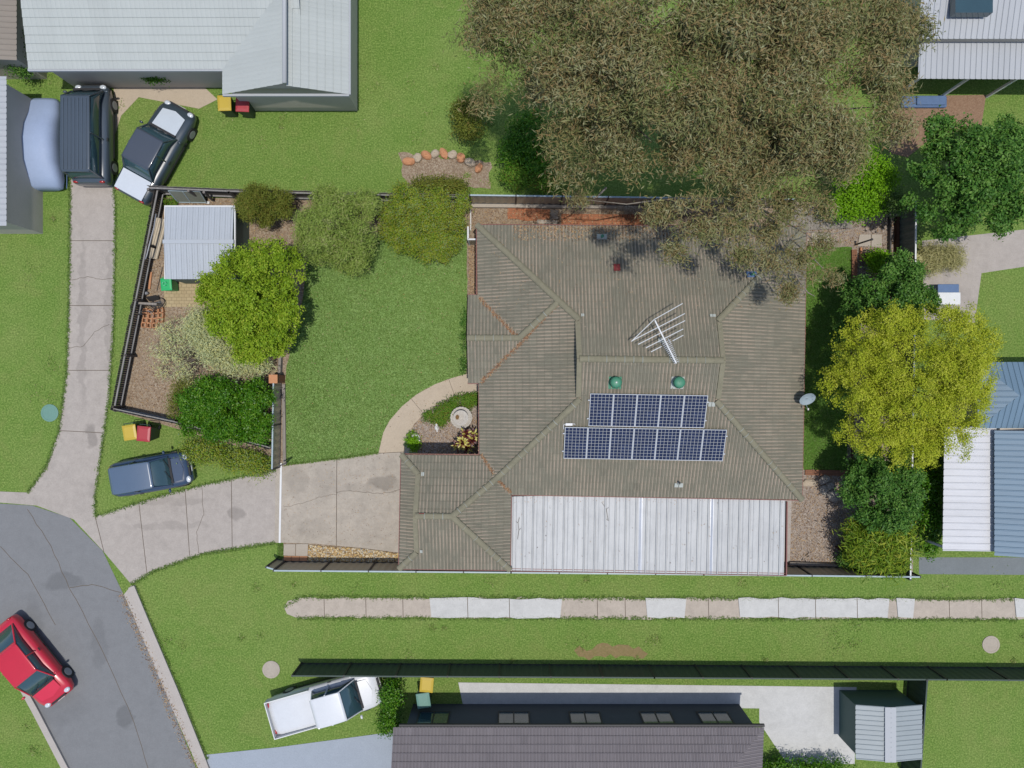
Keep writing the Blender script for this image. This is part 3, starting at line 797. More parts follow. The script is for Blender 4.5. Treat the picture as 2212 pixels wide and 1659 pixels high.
# odd replacement tiles and lead patches
def patch(px, py, z, w, h, pl, mat, name='flashing_patch'):
    p = P(px, py, z); x, y = p.x, p.y; z = roof_z(x, y)+0.03; u = Vector((pl.u.x, pl.u.y, 0)); n = Vector((pl.n.x, pl.n.y, pl.t)).normalized(); c = Vector((x, y, z)); mb = MB()
    nn = u.cross(n)*0.012
    if nn.z < 0: nn = -nn
    for k in range(2):
        o = c+u*(w/2)*(k-0.5); a_, b_ = u*w*0.22, n*h/2
        mb.add([o-a_-b_-nn, o+a_-b_-nn, o+a_+b_-nn, o-a_+b_-nn, o-a_-b_+nn, o+a_-b_+nn, o+a_+b_+nn, o-a_+b_+nn], [(0,3,2,1),(4,5,6,7),(0,1,5,4),(1,2,6,5),(2,3,7,6),(3,0,4,7)])
    return mb.build(name, mat, house, True)
patch(1334,576,3.4,0.3,0.33,pN,M['redtile'],'red_tile')
patch(1538,682,3.9,0.26,0.12,pN,M['mortar']); patch(1258,681,3.9,0.14,0.12,pN,M['mortar']); patch(1535,873,3.9,0.3,0.2,pS,M['mortar']); patch(1250,868,3.9,0.12,0.12,pS,M['mortar'])
patch(913,1024,2.8,0.14,0.16,pGN,M['mortar']); patch(910,1191,2.8,0.12,0.14,pGS,M['mortar'])
patch(1466,1048,2.7,0.4,0.2,pS,M['mortar'])
patch(912,1112,3.3,0.26,0.2,pGS,M['redtile'],'red_tile')
# gutters, fascia, walls
OUT = [(1030,485.5),(1742,489.5),(1732,1080),(1104,1068.5),(1102,1231.5),(861.5,1228.5),(866.5,981.5),(1035.5,983),(1035,828),(1010,828),(1010,637),(1030,637)]
Q = [e2(x, y) for x, y in OUT]
def gutter(a, b, z=ZE, parent=house, mat='gutter', w=0.085):
    a = Vector((a[0], a[1])); b = Vector((b[0], b[1])); d = (b-a).normalized(); n = Vector((d.y, -d.x)); n3 = Vector((n.x, n.y, 0))     # outward for clockwise outline
    A3 = Vector((*a, z)); B3 = Vector((*b, z)); mb = MB()
    mb.bar(A3+n3*w/2+Vector((0,0,-0.10)), B3+n3*w/2+Vector((0,0,-0.10)), w, 0.02)
    mb.bar(A3+n3*w+Vector((0,0,-0.05)), B3+n3*w+Vector((0,0,-0.05)), 0.025, 0.12)
    mb.bar(A3-n3*0.02+Vector((0,0,-0.09)), B3-n3*0.02+Vector((0,0,-0.09)), 0.03, 0.18)
    return mb.build('gutter', M[mat], parent, True)
for i in range(len(Q)):
    if i == 9: continue
    gutter(Q[i], Q[(i+1) % len(Q)])
def offset(poly, d):
    n = len(poly); out = []
    ar = sum(poly[i][0]*poly[(i+1)%n][1]-poly[(i+1)%n][0]*poly[i][1] for i in range(n)); sgn = 1 if ar > 0 else -1
    for i in range(n):
        p = Vector(poly[i]); a = (p-Vector(poly[i-1])).normalized(); b = (Vector(poly[(i+1) % n])-p).normalized()
        na = Vector((-a.y, a.x))*sgn; nb = Vector((-b.y, b.x))*sgn; m = na+nb; m = m/max(0.2, m.dot(na)) if m.length > 1e-6 else na
        out.append(p+m*d)
    return out
mb = MB(); mb.prism([tuple(p) for p in offset(Q, 0.45)], 0, ZE-0.1); mb.build('wall', M['wallbrick'], house, True)
mb = MB(); mb.prism([tuple(p) for p in offset(Q, 0.03)], ZE-0.18, ZE-0.15); mb.build('soffit', M['render'], house, True)
# garage door, front door and windows in the walls that face the yard
gd = P(866+20, 1105, 1.1); wl = offset(Q, 0.45)
xw = (wl[5].x+wl[6].x)/2
mb = MB(); mb.box(xw-0.03, xw+0.02, e2(0,1210)[1], e2(0,1005)[1], 0.05, 2.1); d_ = mb.build('garage_door', M['cream'], house, True)
xw = (wl[7].x+wl[8].x)/2
mb = MB(); mb.box(xw-0.03, xw+0.02, e2(0,930)[1], e2(0,880)[1], 0.9, 2.0); w_ = mb.build('window', M['glass'], house, True)
mb = MB()
for y in (e2(0,930)[1], e2(0,905)[1], e2(0,880)[1]): mb.box(xw-0.045, xw-0.031, y-0.025, y+0.025, 0.87, 2.03)
for z in (0.87, 2.0): mb.box(xw-0.047, xw-0.03, e2(0,930)[1]-0.03, e2(0,880)[1]+0.03, z, z+0.05)
mb.build('frame', M['white'], w_)
# ------------------------------------------------------------------ NEIGHBOURING HOUSES
M['tilepale'] = m_tiles('pale_roof_tiles', A(202,208,204,0.7), A(204,205,202,0.7), A(182,188,184,0.7))
PU = [(0.0, 0.0), (0.03, 0.012), (0.12, 0.012)]
def nface(name, root, A_, B_, ins, e, t, clips, mat, vlen=10, prof=None, pitch=0.2, vp=TILE_V, ulen=None):
    pl = Plane(A_, B_, ins, e, t)
    return profile_face(name, mat, pl.a, pl.u, pl.n, e, t, [pl.gt(0)]+clips(pl), (ulen or pl.L)+6, vlen, prof or PU, pitch, vp, 0.32, root, True, 0, -6)
RIB = [(0.0, 0.0), (0.02, 0.03), (0.05, 0.03), (0.07, 0.0)]
def nwall(root, pts, h, mat='render', name='wall'):
    mb = MB(); mb.prism([tuple(P(x, y, h).xy) for x, y in pts], 0, h); return mb.build(name, M[mat], root, True)
# pale tiled house, north west
nw = empty('tiled_house', P(400, 30, 0), 'house with a pale grey-green tiled roof and a short front wing, behind the parked van', 'house')
z0 = 2.6
q = lambda x, y, z=z0: P(x, y, z).xy
nface('roof', nw, q(60,150), q(490,150), q(300,0), z0, 0.36, lambda pl: [((-1,0.12), -q(62,150)[0]+0.12*q(62,150)[1]), ((1,0), q(660,0)[0])], M['pale'], 9)
xm = q(617,0,3.6)[0]
cl = lambda s: (lambda pl: [((s,0), s*xm), ((0,-1), -q(0,204)[1])])
nface('wing_roof', nw, q(481,204), q(480,-260), q(600,0), z0, 0.36, cl(1), M['pale'], 6)
nface('wing_roof', nw, q(754,204), q(754,-260), q(600,0), z0, 0.36, cl(-1), M['pale'], 6)
mb = MB(); a_ = Vector((xm, q(0,204)[1], z0+0.36*(xm-q(481,0)[0])+0.02)); mb.tube([a_, a_+Vector((0,10,0))], 0.1, 8); mb.build('ridge_capping', M['greyroof'], nw, True, True)
nwall(nw, [(84,136),(486,136),(486,-250),(70,-250)], 2.55); nwall(nw, [(490,190),(744,190),(744,-250),(490,-250)], 2.55)
mb = MB(); a_ = P(486,0,2.5).x; b_ = P(748,0,2.5).x; yy = P(0,192,2.5).y
mb.add([(a_,yy,2.5),(b_,yy,2.5),((a_+b_)/2,yy,z0+0.36*(xm-q(481,0)[0])-0.1)], [(0,1,2)]); mb.build('gable', M['render'], nw, True)
for a_, b_ in (((60,151),(481,151)), ((481,205),(754,205)), ((755,204),(755,-200))):
    mb = MB(); u_, v_ = P(*a_, z0), P(*b_, z0); mb.bar(u_-Vector((0,0,.05)), v_-Vector((0,0,.05)), 0.1, 0.12); mb.build('gutter', M['greyroof'], nw, True)
# grey house, north east
ne = empty('metal_roofed_house', P(2100, 60, 0), 'pale grey metal roofed house with a dark skylight, in the top right corner', 'house')
nface('roof', ne, q(1985,84,2.9), q(2300,84,2.9), q(2100,0,2.9), 2.9, 0.2, lambda pl: [((-1,0), -q(1984,0,3.0)[0])], M['greyroof'], 6, RIB, 0.25, None)
mb = MB(); c_ = P(2097, 8, 3.4); mb.box(c_.x-0.8, c_.x+0.8, c_.y-0.5, c_.y+0.5, 3.25, 3.62); mb.build('skylight', M['glass'], ne, True)
nface('patio_roof', ne, q(1985,170,2.3), q(2300,172,2.3), q(2100,0,2.3), 2.3, 0.06, lambda pl: [((-1,0), -q(1986,0,2.4)[0]), pl.lt(1.66)], M['greyroof'], 3, RIB, 0.25, None)
nwall(ne, [(2000,80),(2300,80),(2300,-120),(2000,-120)], 2.85)
for x in (1992, 2100, 2206):
    p = P(x, 164, 2.25); mb = MB(); mb.box(p.x-.05, p.x+.05, p.y-.05, p.y+.05, 0, 2.25); mb.build('post', M['white'], ne, True)
# blue roofed house with white carport, east
ea = empty('blue_roofed_house', P(2190, 1000, 0), 'slate blue metal roofed house right of the yellow-green tree', 'house')
z1 = 2.6
nface('roof', ea, q(2148,935,z1), q(2148,1200,z1), q(2300,1000,z1), z1, 0.3, lambda pl: [((0,1), q(0,930,z1)[1]), ((0,-1), -q(0,1200,z1)[1])], M['blueroof'], 6, RIB, 0.25, None)
hx = q(2108,0,z1)[0]
pa = Plane(q(2112,782,z1), q(2112,925,z1), q(2300,850,z1), z1, 0.35); pb = Plane(q(2112,782,z1), q(2300,782,z1), q(2200,850,z1), z1, 0.35); pc = Plane(q(2112,925,z1), q(2300,925,z1), q(2200,850,z1), z1, 0.35)
for a_, o_ in ((pa,(pb,pc)), (pb,(pa,pc)), (pc,(pa,pb))):
    profile_face('hip_roof', M['blueroof'], a_.a, a_.u, a_.n, z1, 0.35, [a_.gt(0)]+[a_.le(k) for k in o_], a_.L+3, 4, RIB, 0.25, None, 1, ea, True, 0, -3)
nwall(ea, [(2118,790),(2300,790),(2300,1190),(2160,1190),(2160,918),(2118,918)], 2.5)
cp = empty('carport', P(2095, 1055, 0), 'flat white carport roof beside the slate blue roof', 'carport')
nface('roof', cp, q(2040,925,2.3), q(2036,1190,2.3), q(2200,1050,2.3), 2.3, 0.03, lambda pl: [pl.lt(2.28), ((0,1), q(0,922,2.3)[1]), ((0,-1), -q(0,1190,2.3)[1])], M['whiteroof'], 4, RIB, 0.3, None)
for x, y in ((2044,932),(2040,1182),(2140,1182),(2142,932)):
    p = P(x, y, 2.25); mb = MB(); mb.box(p.x-.05, p.x+.05, p.y-.05, p.y+.05, 0, 2.28); mb.build('post', M['white'], cp, True)
# grey tiled house, south
so = empty('grey_tiled_house', P(1250, 1640, 0), 'dark grey tiled house with a shaded front wall, at the bottom edge', 'house')
z2 = 2.5
ps = Plane(q(862,1570,z2), q(1650,1570,z2), q(1200,1700,z2), z2, 0.36); pe = Plane(q(1650,1570,z2), q(1640,1800,z2), q(1200,1700,z2), z2, 0.36)
profile_face('roof', M['tile2'], ps.a, ps.u, ps.n, z2, 0.36, [ps.gt(0), ps.le(pe), ((-1,0), -q(850,0,z2)[0])], ps.L+4, 8, TILE_U, 0.15, TILE_V, 0.32, so, True, 0, -3)
profile_face('roof', M['tile2'], pe.a, pe.u, pe.n, z2, 0.36, [pe.gt(0), pe.le(ps)], 12, 8, TILE_U, 0.15, TILE_V, 0.32, so, True, 0, -3)
dw = m_plain('dark_grey_wall', A(88,92,98), 0.8, 0.06, 2)
mb = MB(); wp = [tuple(P(x, y, z2).xy) for x, y in ((875,1577),(1636,1577),(1636,1820),(875,1820))]; mb.prism(wp, 0, z2-0.05); mb.build('wall', dw, so, True)
for x in (930, 1110, 1270, 1430, 1560):
    p = P(x, 1576.2, z2); mb = MB(); mb.box(p.x-0.7, p.x+0.7, p.y-0.01, p.y+0.02, 0.9, 2.0); w_ = mb.build('window', M['glass'], so, True)
    mb = MB()
    for k in (-0.7, 0, 0.7): mb.box(p.x+k-0.03, p.x+k+0.03, p.y+0.021, p.y+0.04, 0.88, 2.02)
    for z in (0.87, 1.98): mb.box(p.x-0.74, p.x+0.74, p.y+0.02, p.y+0.043, z, z+0.05)
    mb.build('frame', M['post'], w_)
mb = MB(); mb.bar(P(862,1568,z2)-Vector((0,0,.06)), P(1652,1568,z2)-Vector((0,0,.06)), 0.1, 0.12); mb.build('gutter', M['post'], so, True)
# left edge neighbour roof
le = empty('flat_roofed_outbuilding', P(-20, 330, 0), 'grey flat roofed outbuilding cut by the left edge', 'outbuilding')
nface('roof', le, q(14,170,2.6), q(14,490,2.6), q(-90,300,2.6), 2.6, 0.05, lambda pl: [pl.lt(4), ((0,1), q(0,165,2.6)[1]), ((0,-1), -q(0,488,2.6)[1])], M['greyroof'], 5, RIB, 0.25, None)
nwall(le, [(8,178),(8,478),(-90,478),(-90,178)], 2.55)
ls = empty('brown_shed', P(-10, 60, 0), 'brownish roofed shed in the top left corner', 'shed')
nface('roof', ls, q(36,10,2.3), q(36,130,2.3), q(-90,60,2.3), 2.3, 0.1, lambda pl: [pl.lt(4), ((0,1), q(0,-60,2.3)[1]), ((0,-1), -q(0,130,2.3)[1])], m_sheet('taupe_roofing', A(150,140,128), 0.6), 5, RIB, 0.25, None)
nwall(ls, [(30,-55),(30,124),(-90,124),(-90,-55)], 2.2)
# garden shed, south east
ss = empty('garden_shed', P(1915, 1590, 0), 'bluish ribbed metal shed on the neighbour slab, by the dark corner fence', 'shed')
xr = q(1922,0,2.0)[0]; y0_, y1_ = q(0,1522,1.8)[1], q(0,1640,1.8)[1]
for x_, s_ in ((1848, 1), (1992, -1)):
    nface('roof', ss, q(x_,1522,1.8), q(x_,1640,1.8), q(1922,1580,1.8), 1.8, 0.16, lambda pl: [((s_,0), s_*xr), ((0,1), y0_), ((0,-1), -y1_)], M['shedroof2'], 3, RIB, 0.22, None)
nwall(ss, [(1853,1528),(1988,1528),(1988,1634),(1853,1634)], 1.78, 'shedgreen')
mb = MB(); mb.bar((xr, y0_, 2.06), (xr, y1_, 2.06), 0.5, 0.03); mb.build('ridge_cap', M['greyroof'], ss, True)
#@@THINGS
# ------------------------------------------------------------------ THINGS ON THE HOUSE
# white metal patio cover south of the house
pc_ = empty('patio_cover', P(1400, 1155, 0), 'long white ribbed metal patio cover with two translucent strips, south of the tiled roof', 'patio cover')
zp = 2.25
pp = Plane(P(1103,1232,zp).xy, P(1697,1242,zp).xy, P(1400,1100,zp).xy, zp, 0.02)
RIBP = [(0.0, 0.0), (0.018, 0.055), (0.05, 0.055), (0.068, 0.0), (0.20, 0.0), (0.21, 0.006), (0.22, 0.0)]
cuts = [P(1106,1150,zp).x, P(1383,1150,zp).x, P(1391,1150,zp).x, P(1537,1150,zp).x, P(1544,1150,zp).x, P(1698,1150,zp).x]
for i in range(5):
    c = [pp.gt(0), ((-1,0.012), -cuts[i]), ((1,-0.012), cuts[i+1]), ((-0.018,1), P(1104,1071,zp).y-0.018*P(1104,1071,zp).x-0.02)]
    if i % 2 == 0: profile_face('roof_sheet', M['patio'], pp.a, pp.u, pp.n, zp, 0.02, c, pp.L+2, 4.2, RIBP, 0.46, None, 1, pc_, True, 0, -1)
    else: profile_face('translucent_strip', M['clear'], pp.a, pp.u, pp.n, zp-0.004, 0.02, c, pp.L+2, 4.2, [(0,0),(0.1,0.01)], 0.2, None, 1, pc_, True, 0, -1)
g0, g1, g2 = P(1699,1083,zp).xy, P(1697.5,1242.5,zp).xy, P(1103,1232.5,zp).xy
gutter(g1, g2, zp-0.0, pc_); 
mb = MB(); mb.bar((*g0, zp+0.0), (*g1, zp+0.0), 0.05, 0.16); mb.build('barge', M['gutter'], pc_, True)
for x, y in ((1110,1226),(1300,1229),(1500,1232),(1690,1235)):
    p = P(x, y, 2.1); mb = MB(); mb.box(p.x-.04, p.x+.04, p.y-.04, p.y+.04, 0, 2.16); mb.build('post', M['white'], pc_, True)
sheet('patio_slab', [(1120,1050),(1710,1060),(1706,1215),(1116,1208)], 0.03, M['concrete2'], thick=0.025)
# solar panels
def solar_proto():
    r = empty('solar_panel', (0,0,0), 'x', 'solar panel')
    w, h = 0.975, 1.475; mb = MB(); t_ = 0.022
    mb.box(-w/2, w/2, -h/2, -h/2+t_, 0, 0.04); mb.box(-w/2, w/2, h/2-t_, h/2, 0, 0.04); mb.box(-w/2, -w/2+t_, -h/2+t_, h/2-t_, 0, 0.04); mb.box(w/2-t_, w/2, -h/2+t_, h/2-t_, 0, 0.04)
    mb.build('frame', M['alu'], r)
    me = bpy.data.meshes.new('cells'); a_, b_ = w/2-t_, h/2-t_
    bm = bmesh.new(); vs = [bm.verts.new(v) for v in ((-a_,-b_,0.034),(a_,-b_,0.034),(a_,b_,0.034),(-a_,b_,0.034))]; f = bm.faces.new(vs); uvl = bm.loops.layers.uv.new('UVMap')
    for lp, uv in zip(f.loops, ((0,0),(1,0),(1,1),(0,1))): lp[uvl].uv = uv
    bm.to_mesh(me); bm.free(); link('cells', me, M['cells'], r)
    return r
def dup(root, label=None, group=None):
    r = root.copy(); COL.objects.link(r)
    if label: r['label'] = label
    if group: r['group'] = group
    for ch in list(root.children):
        c = ch.copy(); COL.objects.link(c); c.parent = r
        for g in ch.children:
            d = g.copy(); COL.objects.link(d); d.parent = c
    return r
sp0 = solar_proto()
tilt = Matrix((( pS.u.x, pS.n.x, 0), (pS.u.y, pS.n.y, pS.t), (0, 0, 1))).to_3x3()
ux = Vector((abs(pS.u.x), pS.u.y*(1 if pS.u.x > 0 else -1), 0)); uy = Vector((pS.n.x, pS.n.y, pS.t)).normalized(); uz = ux.cross(uy).normalized()
uy = uz.cross(ux)
R3 = Matrix((ux, uy, uz)).transposed().to_4x4()
slots = []
names = ['first', 'second', 'third', 'fourth', 'fifth', 'sixth', 'seventh']
def onS(px, py, dz):
    z = 3.8
    for _ in range(12):
        p = P(px, py, z); z = pS.z((p.x, p.y))+dz
    return P(px, py, z)
c_up = onS(1399, 887, 0.14); c_lo = onS(1392, 959, 0.14)
first = True
for row, n, c in (('upper', 5, c_up), ('lower', 7, c_lo)):
    for i in range(n):
        o = sp0 if first else dup(sp0); first = False
        pos = c+ux*((i-(n-1)/2)*0.985)
        o.matrix_world = Matrix.Translation(pos) @ R3
        if row == 'upper': lb = ['leftmost of the five blue solar panels in the row nearer the green vents', 'second from left in the solar row nearer the vents', 'middle panel of the five-panel solar row nearer the vents', 'second from right in the solar row nearer the vents', 'rightmost panel of the five-panel solar row nearer the vents'][i]
        else: lb = ['leftmost solar panel of the seven-panel lower row, under the white junction box', 'second from left in the seven-panel lower solar row', 'third from left in the seven-panel lower solar row', 'middle panel of the seven-panel lower solar row', 'third from right in the seven-panel lower solar row', 'second from right in the seven-panel lower solar row', 'rightmost solar panel of the seven-panel lower row, with rail ends sticking out'][i]
        o['label'] = lb; o['group'] = 'solar panels on the tiled roof'
mr = empty('mounting_rail', c_lo, 'aluminium rails under the solar panels with ends sticking out', 'rail')
for c, n, offs in ((c_up, 5, (-0.42, 0.42)), (c_lo, 7, (-0.42, 0.42))):
    for o_ in offs:
        mb = MB(); k = (n*0.985)/2+0.07; mb.bar(c+uy*o_-ux*k-uz*0.03, c+uy*o_+ux*k-uz*0.03, 0.045, 0.05, uz); mb.build('rail', M['alu'], mr, True)
jb = empty('junction_box', onS(1229, 917, 0.1), 'white electrical junction box with looped cable above the leftmost lower solar panel', 'junction box')
p = onS(1229, 917, 0.1); mb = MB(); mb.box(-0.15, 0.15, -0.05, 0.06, -0.06, 0.05); bevel(mb.build('enclosure', M['white'], jb), 0.01)
mb = MB(); mb.tube([(-0.15,0,0),(-0.21,0.02,0),(-0.23,-0.05,0),(-0.22,-0.2,0.02)], 0.014, 6); mb.tube([(0.15,0.02,0),(0.24,0.03,0),(0.26,-0.02,-0.02)], 0.014, 6); mb.build('cable', M['white'], jb)
# roof vents (whirlybirds)
def whirly(px, py, label, basemat):
    p = onS(px, py, 0.0); r = empty('roof_vent', p, label, 'roof vent', 'green turbine vents on the roof')
    mb = MB(); vs = []
    k = 0.27
    mb.add([(ux*a_+uy*b_+uz*0.03) for a_, b_ in ((-k,-k),(k,-k),(k,k),(-k,k))]+[(ux*a_+uy*b_+uz*0.05) for a_, b_ in ((-k,-k),(k,-k),(k,k),(-k,k))], [(0,3,2,1),(4,5,6,7),(0,1,5,4),(1,2,6,5),(2,3,7,6),(3,0,4,7)])
    mb.build('flashing', basemat, r)
    mb = MB(); mb.lathe([(0.15,-0.03),(0.15,0.16)], 20); mb.build('collar', M['vent'], r, smooth=True)
    mb = MB(); n = 22
    for i in range(n):      # curved fins
        a = 2*math.pi*i/n; pts0 = []; 
        for t_, rad, z in ((0,0.16,0.15),(0.3,0.25,0.24),(0.6,0.26,0.33),(0.85,0.2,0.42),(1,0.1,0.46)):
            pts0.append((Vector((rad*math.cos(a+0.3*t_), rad*math.sin(a+0.3*t_), z)), Vector(((rad-0.03)*math.cos(a+0.26+0.3*t_), (rad-0.03)*math.sin(a+0.26+0.3*t_), z))))
        vs = [v for q_ in pts0 for v in q_]; mb.add(vs, [(2*j, 2*j+2, 2*j+3, 2*j+1) for j in range(4)])
    mb.build('turbine', M['vent'], r)
    mb = MB(); mb.lathe([(0.235,0.39),(0.22,0.43),(0.15,0.47),(0.03,0.485)], 44, lambda a, rr_, z: (rr_*(1+0.05*(1 if int(a/(2*math.pi)*44+0.5)%2 else -1)*(rr_ > 0.2)), z)); mb.build('dome', M['vent'], r, smooth=True)
    mb = MB(); mb.lathe([(0.035,0.485),(0.03,0.5)], 12); mb.build('cap', M['ornament'] if basemat is M['vent'] else M['vent'], r)
whirly(1328, 826, 'left green turbine roof vent with a white mark on top, above the upper solar row', M['vent'])
whirly(1463, 826, 'right green turbine roof vent on a grey flashing, above the upper solar row', M['mortar'])
for px, py, lb in ((1300, 512, 'small grey pipe vent on the left side of the north roof slope'), (2085*2212/2841, 762*2212/2841, 'small pipe vent with blue flashing under the gum tree branch by the hip')):
    z = 3.0
    for _ in range(8): p = P(px, py, z); z = roof_z(p.x, p.y)
    r = empty('pipe_vent', P(px, py, z), lb, 'pipe vent')
    mb = MB(); mb.lathe([(0.05,-0.05),(0.05,0.22)], 12); mb.build('pipe', M['vent'], r, smooth=True)
    mb = MB(); mb.lathe([(0.07,0.2),(0.07,0.25),(0.02,0.27)], 12); mb.build('cap', M['vent'], r, smooth=True)
    mb = MB(); mb.add([(-.22,-.12,0.06),(.22,-.12,0.06),(.22,.14,-0.03),(-.22,.14,-0.03),(-.22,-.12,0.075),(.22,-.12,0.075),(.22,.14,-0.015),(-.22,.14,-0.015)], [(0,3,2,1),(4,5,6,7),(0,1,5,4),(1,2,6,5),(2,3,7,6),(3,0,4,7)]); mb.build('flashing', M['bluetarp'] if 'blue' in lb else M['mortar'], r)
pz = onS(1466, 1043, 0.02); r = empty('pipe_vent', pz, 'short dark pipe vent on pale patched tiles above the patio cover', 'pipe vent')
mb = MB(); mb.tube([(0,0,-0.03),(0,0,0.15),(-0.03,0.05,0.25)], 0.04, 10); mb.build('pipe', M['post'], r, smooth=True)
mb = MB(); mb.lathe([(0.09,0.03),(0.05,0.09)], 12); mb.build('flashing', M['mortar'], r, smooth=True)
# TV antenna
def onroof(px, py, dz=0.0):
    z = 3.5
    for _ in range(12): p = P(px, py, z); z = roof_z(p.x, p.y)+dz
    return P(px, py, z)
zt = 5.05
D2 = lambda zx, zy: (1500+zx/3.457)*2212/2841, 
def ap(zx, zy, z=zt):    # point read off the enlarged photograph of the aerial
    return P((1500+zx/3.457)*2212/2841, (820+zy/3.457)*2212/2841, z)
mt = ap(1195, 425, 5.0); base = Vector((mt.x, mt.y, roof_z(mt.x, mt.y)))
an = empty('tv_antenna', base, 'television aerial on a short mast standing on the north roof slope', 'antenna')
mb = MB(); mb.tube([base, mt+Vector((0,0,0.12))], 0.022, 8); mb.build('mast', M['steel'], an, True)
mb = MB(); b_ = onroof((1500+1140/3.457)*2212/2841, (820+405/3.457)*2212/2841, 0.0)
mb.box(base.x-0.16, base.x+0.1, base.y-0.08, base.y+0.12, base.z-0.05, base.z+0.05); mb.build('base_plate', M['mortar'], an, True)
mb = MB(); mb.bar(ap(1095, 238), ap(1300, 650), 0.05, 0.05); mb.build('boom', M['alu'], an, True)
els = [((870,440),(1088,230)), ((1088,230),(1362,75)), ((905,418),(1383,172)), ((935,468),(1385,240)), ((1008,502),(1367,320)), ((1058,540),(1160,487)), ((1265,435),(1368,380))]
for a_, b_ in els:
    mb = MB(); mb.tube([ap(*a_), ap(*b_)], 0.018, 6); mb.build('element', M['alu'], an, True)
mb = MB(); mb.tube([ap(870,440), ap(905,418)], 0.012, 6); mb.build('element', M['alu'], an, True)
for i in range(13):
    t_ = i/12; cx_, cy_ = 1205+(1300-1205)*t_, 445+(640-445)*t_; l_ = 44-20*t_
    mb = MB(); mb.tube([ap(cx_-l_*0.9, cy_+l_*0.5, zt+0.02), ap(cx_+l_*0.9, cy_-l_*0.5, zt+0.02)], 0.014, 5); mb.build('director', M['alu'], an, True)
for k in (-1, 1):
    mb = MB(); mb.tube([ap(1195+k*26, 425-k*14, zt+0.05), ap(1205+k*40, 445+k*10, zt+0.1)], 0.012, 5); mb.build('reflector', M['alu'], an, True)
# satellite dish on the east eave
ds = empty('satellite_dish', P(1733, 864, 2.5), 'grey satellite dish on an arm at the right hand gutter', 'satellite dish')
c_ = P(1744, 862, 3.15); ax = Vector((0.12, -0.75, 0.66)).normalized(); q_ = ax.to_track_quat('Z', 'Y').to_matrix()
q_ = Vector((0.1, -0.62, 0.78)).normalized().to_track_quat('Z', 'Y').to_matrix()
mb = MB(); n = 28
for rr_, dz in ((0.0,-0.07),(0.12,-0.06),(0.24,-0.03),(0.33,0.005),(0.355,0.015)):
    for k in range(n):
        a = 2*math.pi*k/n; mb.v.append(tuple(c_+q_ @ Vector((rr_*math.cos(a)*1.0, rr_*math.sin(a)*0.92, dz))))
mb.f += [(i*n+k, i*n+(k+1)%n, (i+1)*n+(k+1)%n, (i+1)*n+k) for i in range(4) for k in range(n)]
o = mb.build('dish', M['dish'], ds, True, True); sm = o.modifiers.new('s', 'SOLIDIFY'); sm.thickness = 0.012
l_ = P(1746, 886, 3.1); mb = MB(); mb.tube([c_+q_ @ Vector((0,-0.33,0.0)), l_], 0.012, 6); mb.build('feed_arm', M['dish'], ds, True)
mb = MB(); mb.tube([l_, l_+(c_-l_).normalized()*0.09], [0.03,0.04], 8); mb.build('receiver', M['ornament'], ds, True)
mb = MB(); mb.tube([c_+q_ @ Vector((0,0,-0.07)), c_+Vector((-0.05,0.1,-0.3)), P(1733,864,2.42)], 0.025, 8); mb.build('bracket', M['steel'], ds, True)
# ------------------------------------------------------------------ FENCES
def metal_fence(name, label, pts, h, mat, capmat, z0=0.0, bay=2.4, group=None, inward=None, postmat='post'):
    """pts: picture points of the fence foot"""
    q = [P(x, y) for x, y in pts]; r = empty(name, q[0], label, 'fence', group)
    for a, b in zip(q[:-1], q[1:]):
        L = (b-a).length; n = max(1, round(L/bay)); d = (b-a)/L; nn = Vector((-d.y, d.x, 0))
        for i in range(n):
            p0 = a+d*(L*i/n+0.03); p1 = a+d*(L*(i+1)/n-0.03); l_ = (p1-p0).length; mb = MB(); m = int(l_/0.085); 
            prof = []
            for k in range(m+1):
                t_ = l_*k/m; prof.append((p0+d*t_+nn*(0.014 if (k//2) % 2 else -0.014)))
            vs = [(v.x, v.y, z0+0.05) for v in prof]+[(v.x, v.y, z0+h-0.02) for v in prof]
            mb.add(vs, [(k, k+1, k+m+2, k+m+1) for k in range(m)])
            mb.build('panel', M[mat], r, True)
            mb = MB(); mb.bar(p0+Vector((0,0,z0+h)), p1+Vector((0,0,z0+h)), 0.065, 0.05); mb.build('top_rail', M[capmat], r, True)
            mb = MB(); mb.bar(p0+Vector((0,0,z0+0.07)), p1+Vector((0,0,z0+0.07)), 0.05, 0.05); mb.build('bottom_rail', M[postmat], r, True)
        for i in range(n+1):
            p = a+d*(L*i/n); mb = MB(); M4 = Matrix.Translation(p) @ Matrix.Rotation(math.atan2(d.y, d.x), 4, 'Z'); mb.box(-.035, .035, -.045, .045, 0, z0+h+0.02, M4); mb.build('post', M[postmat], r, True)
    return r
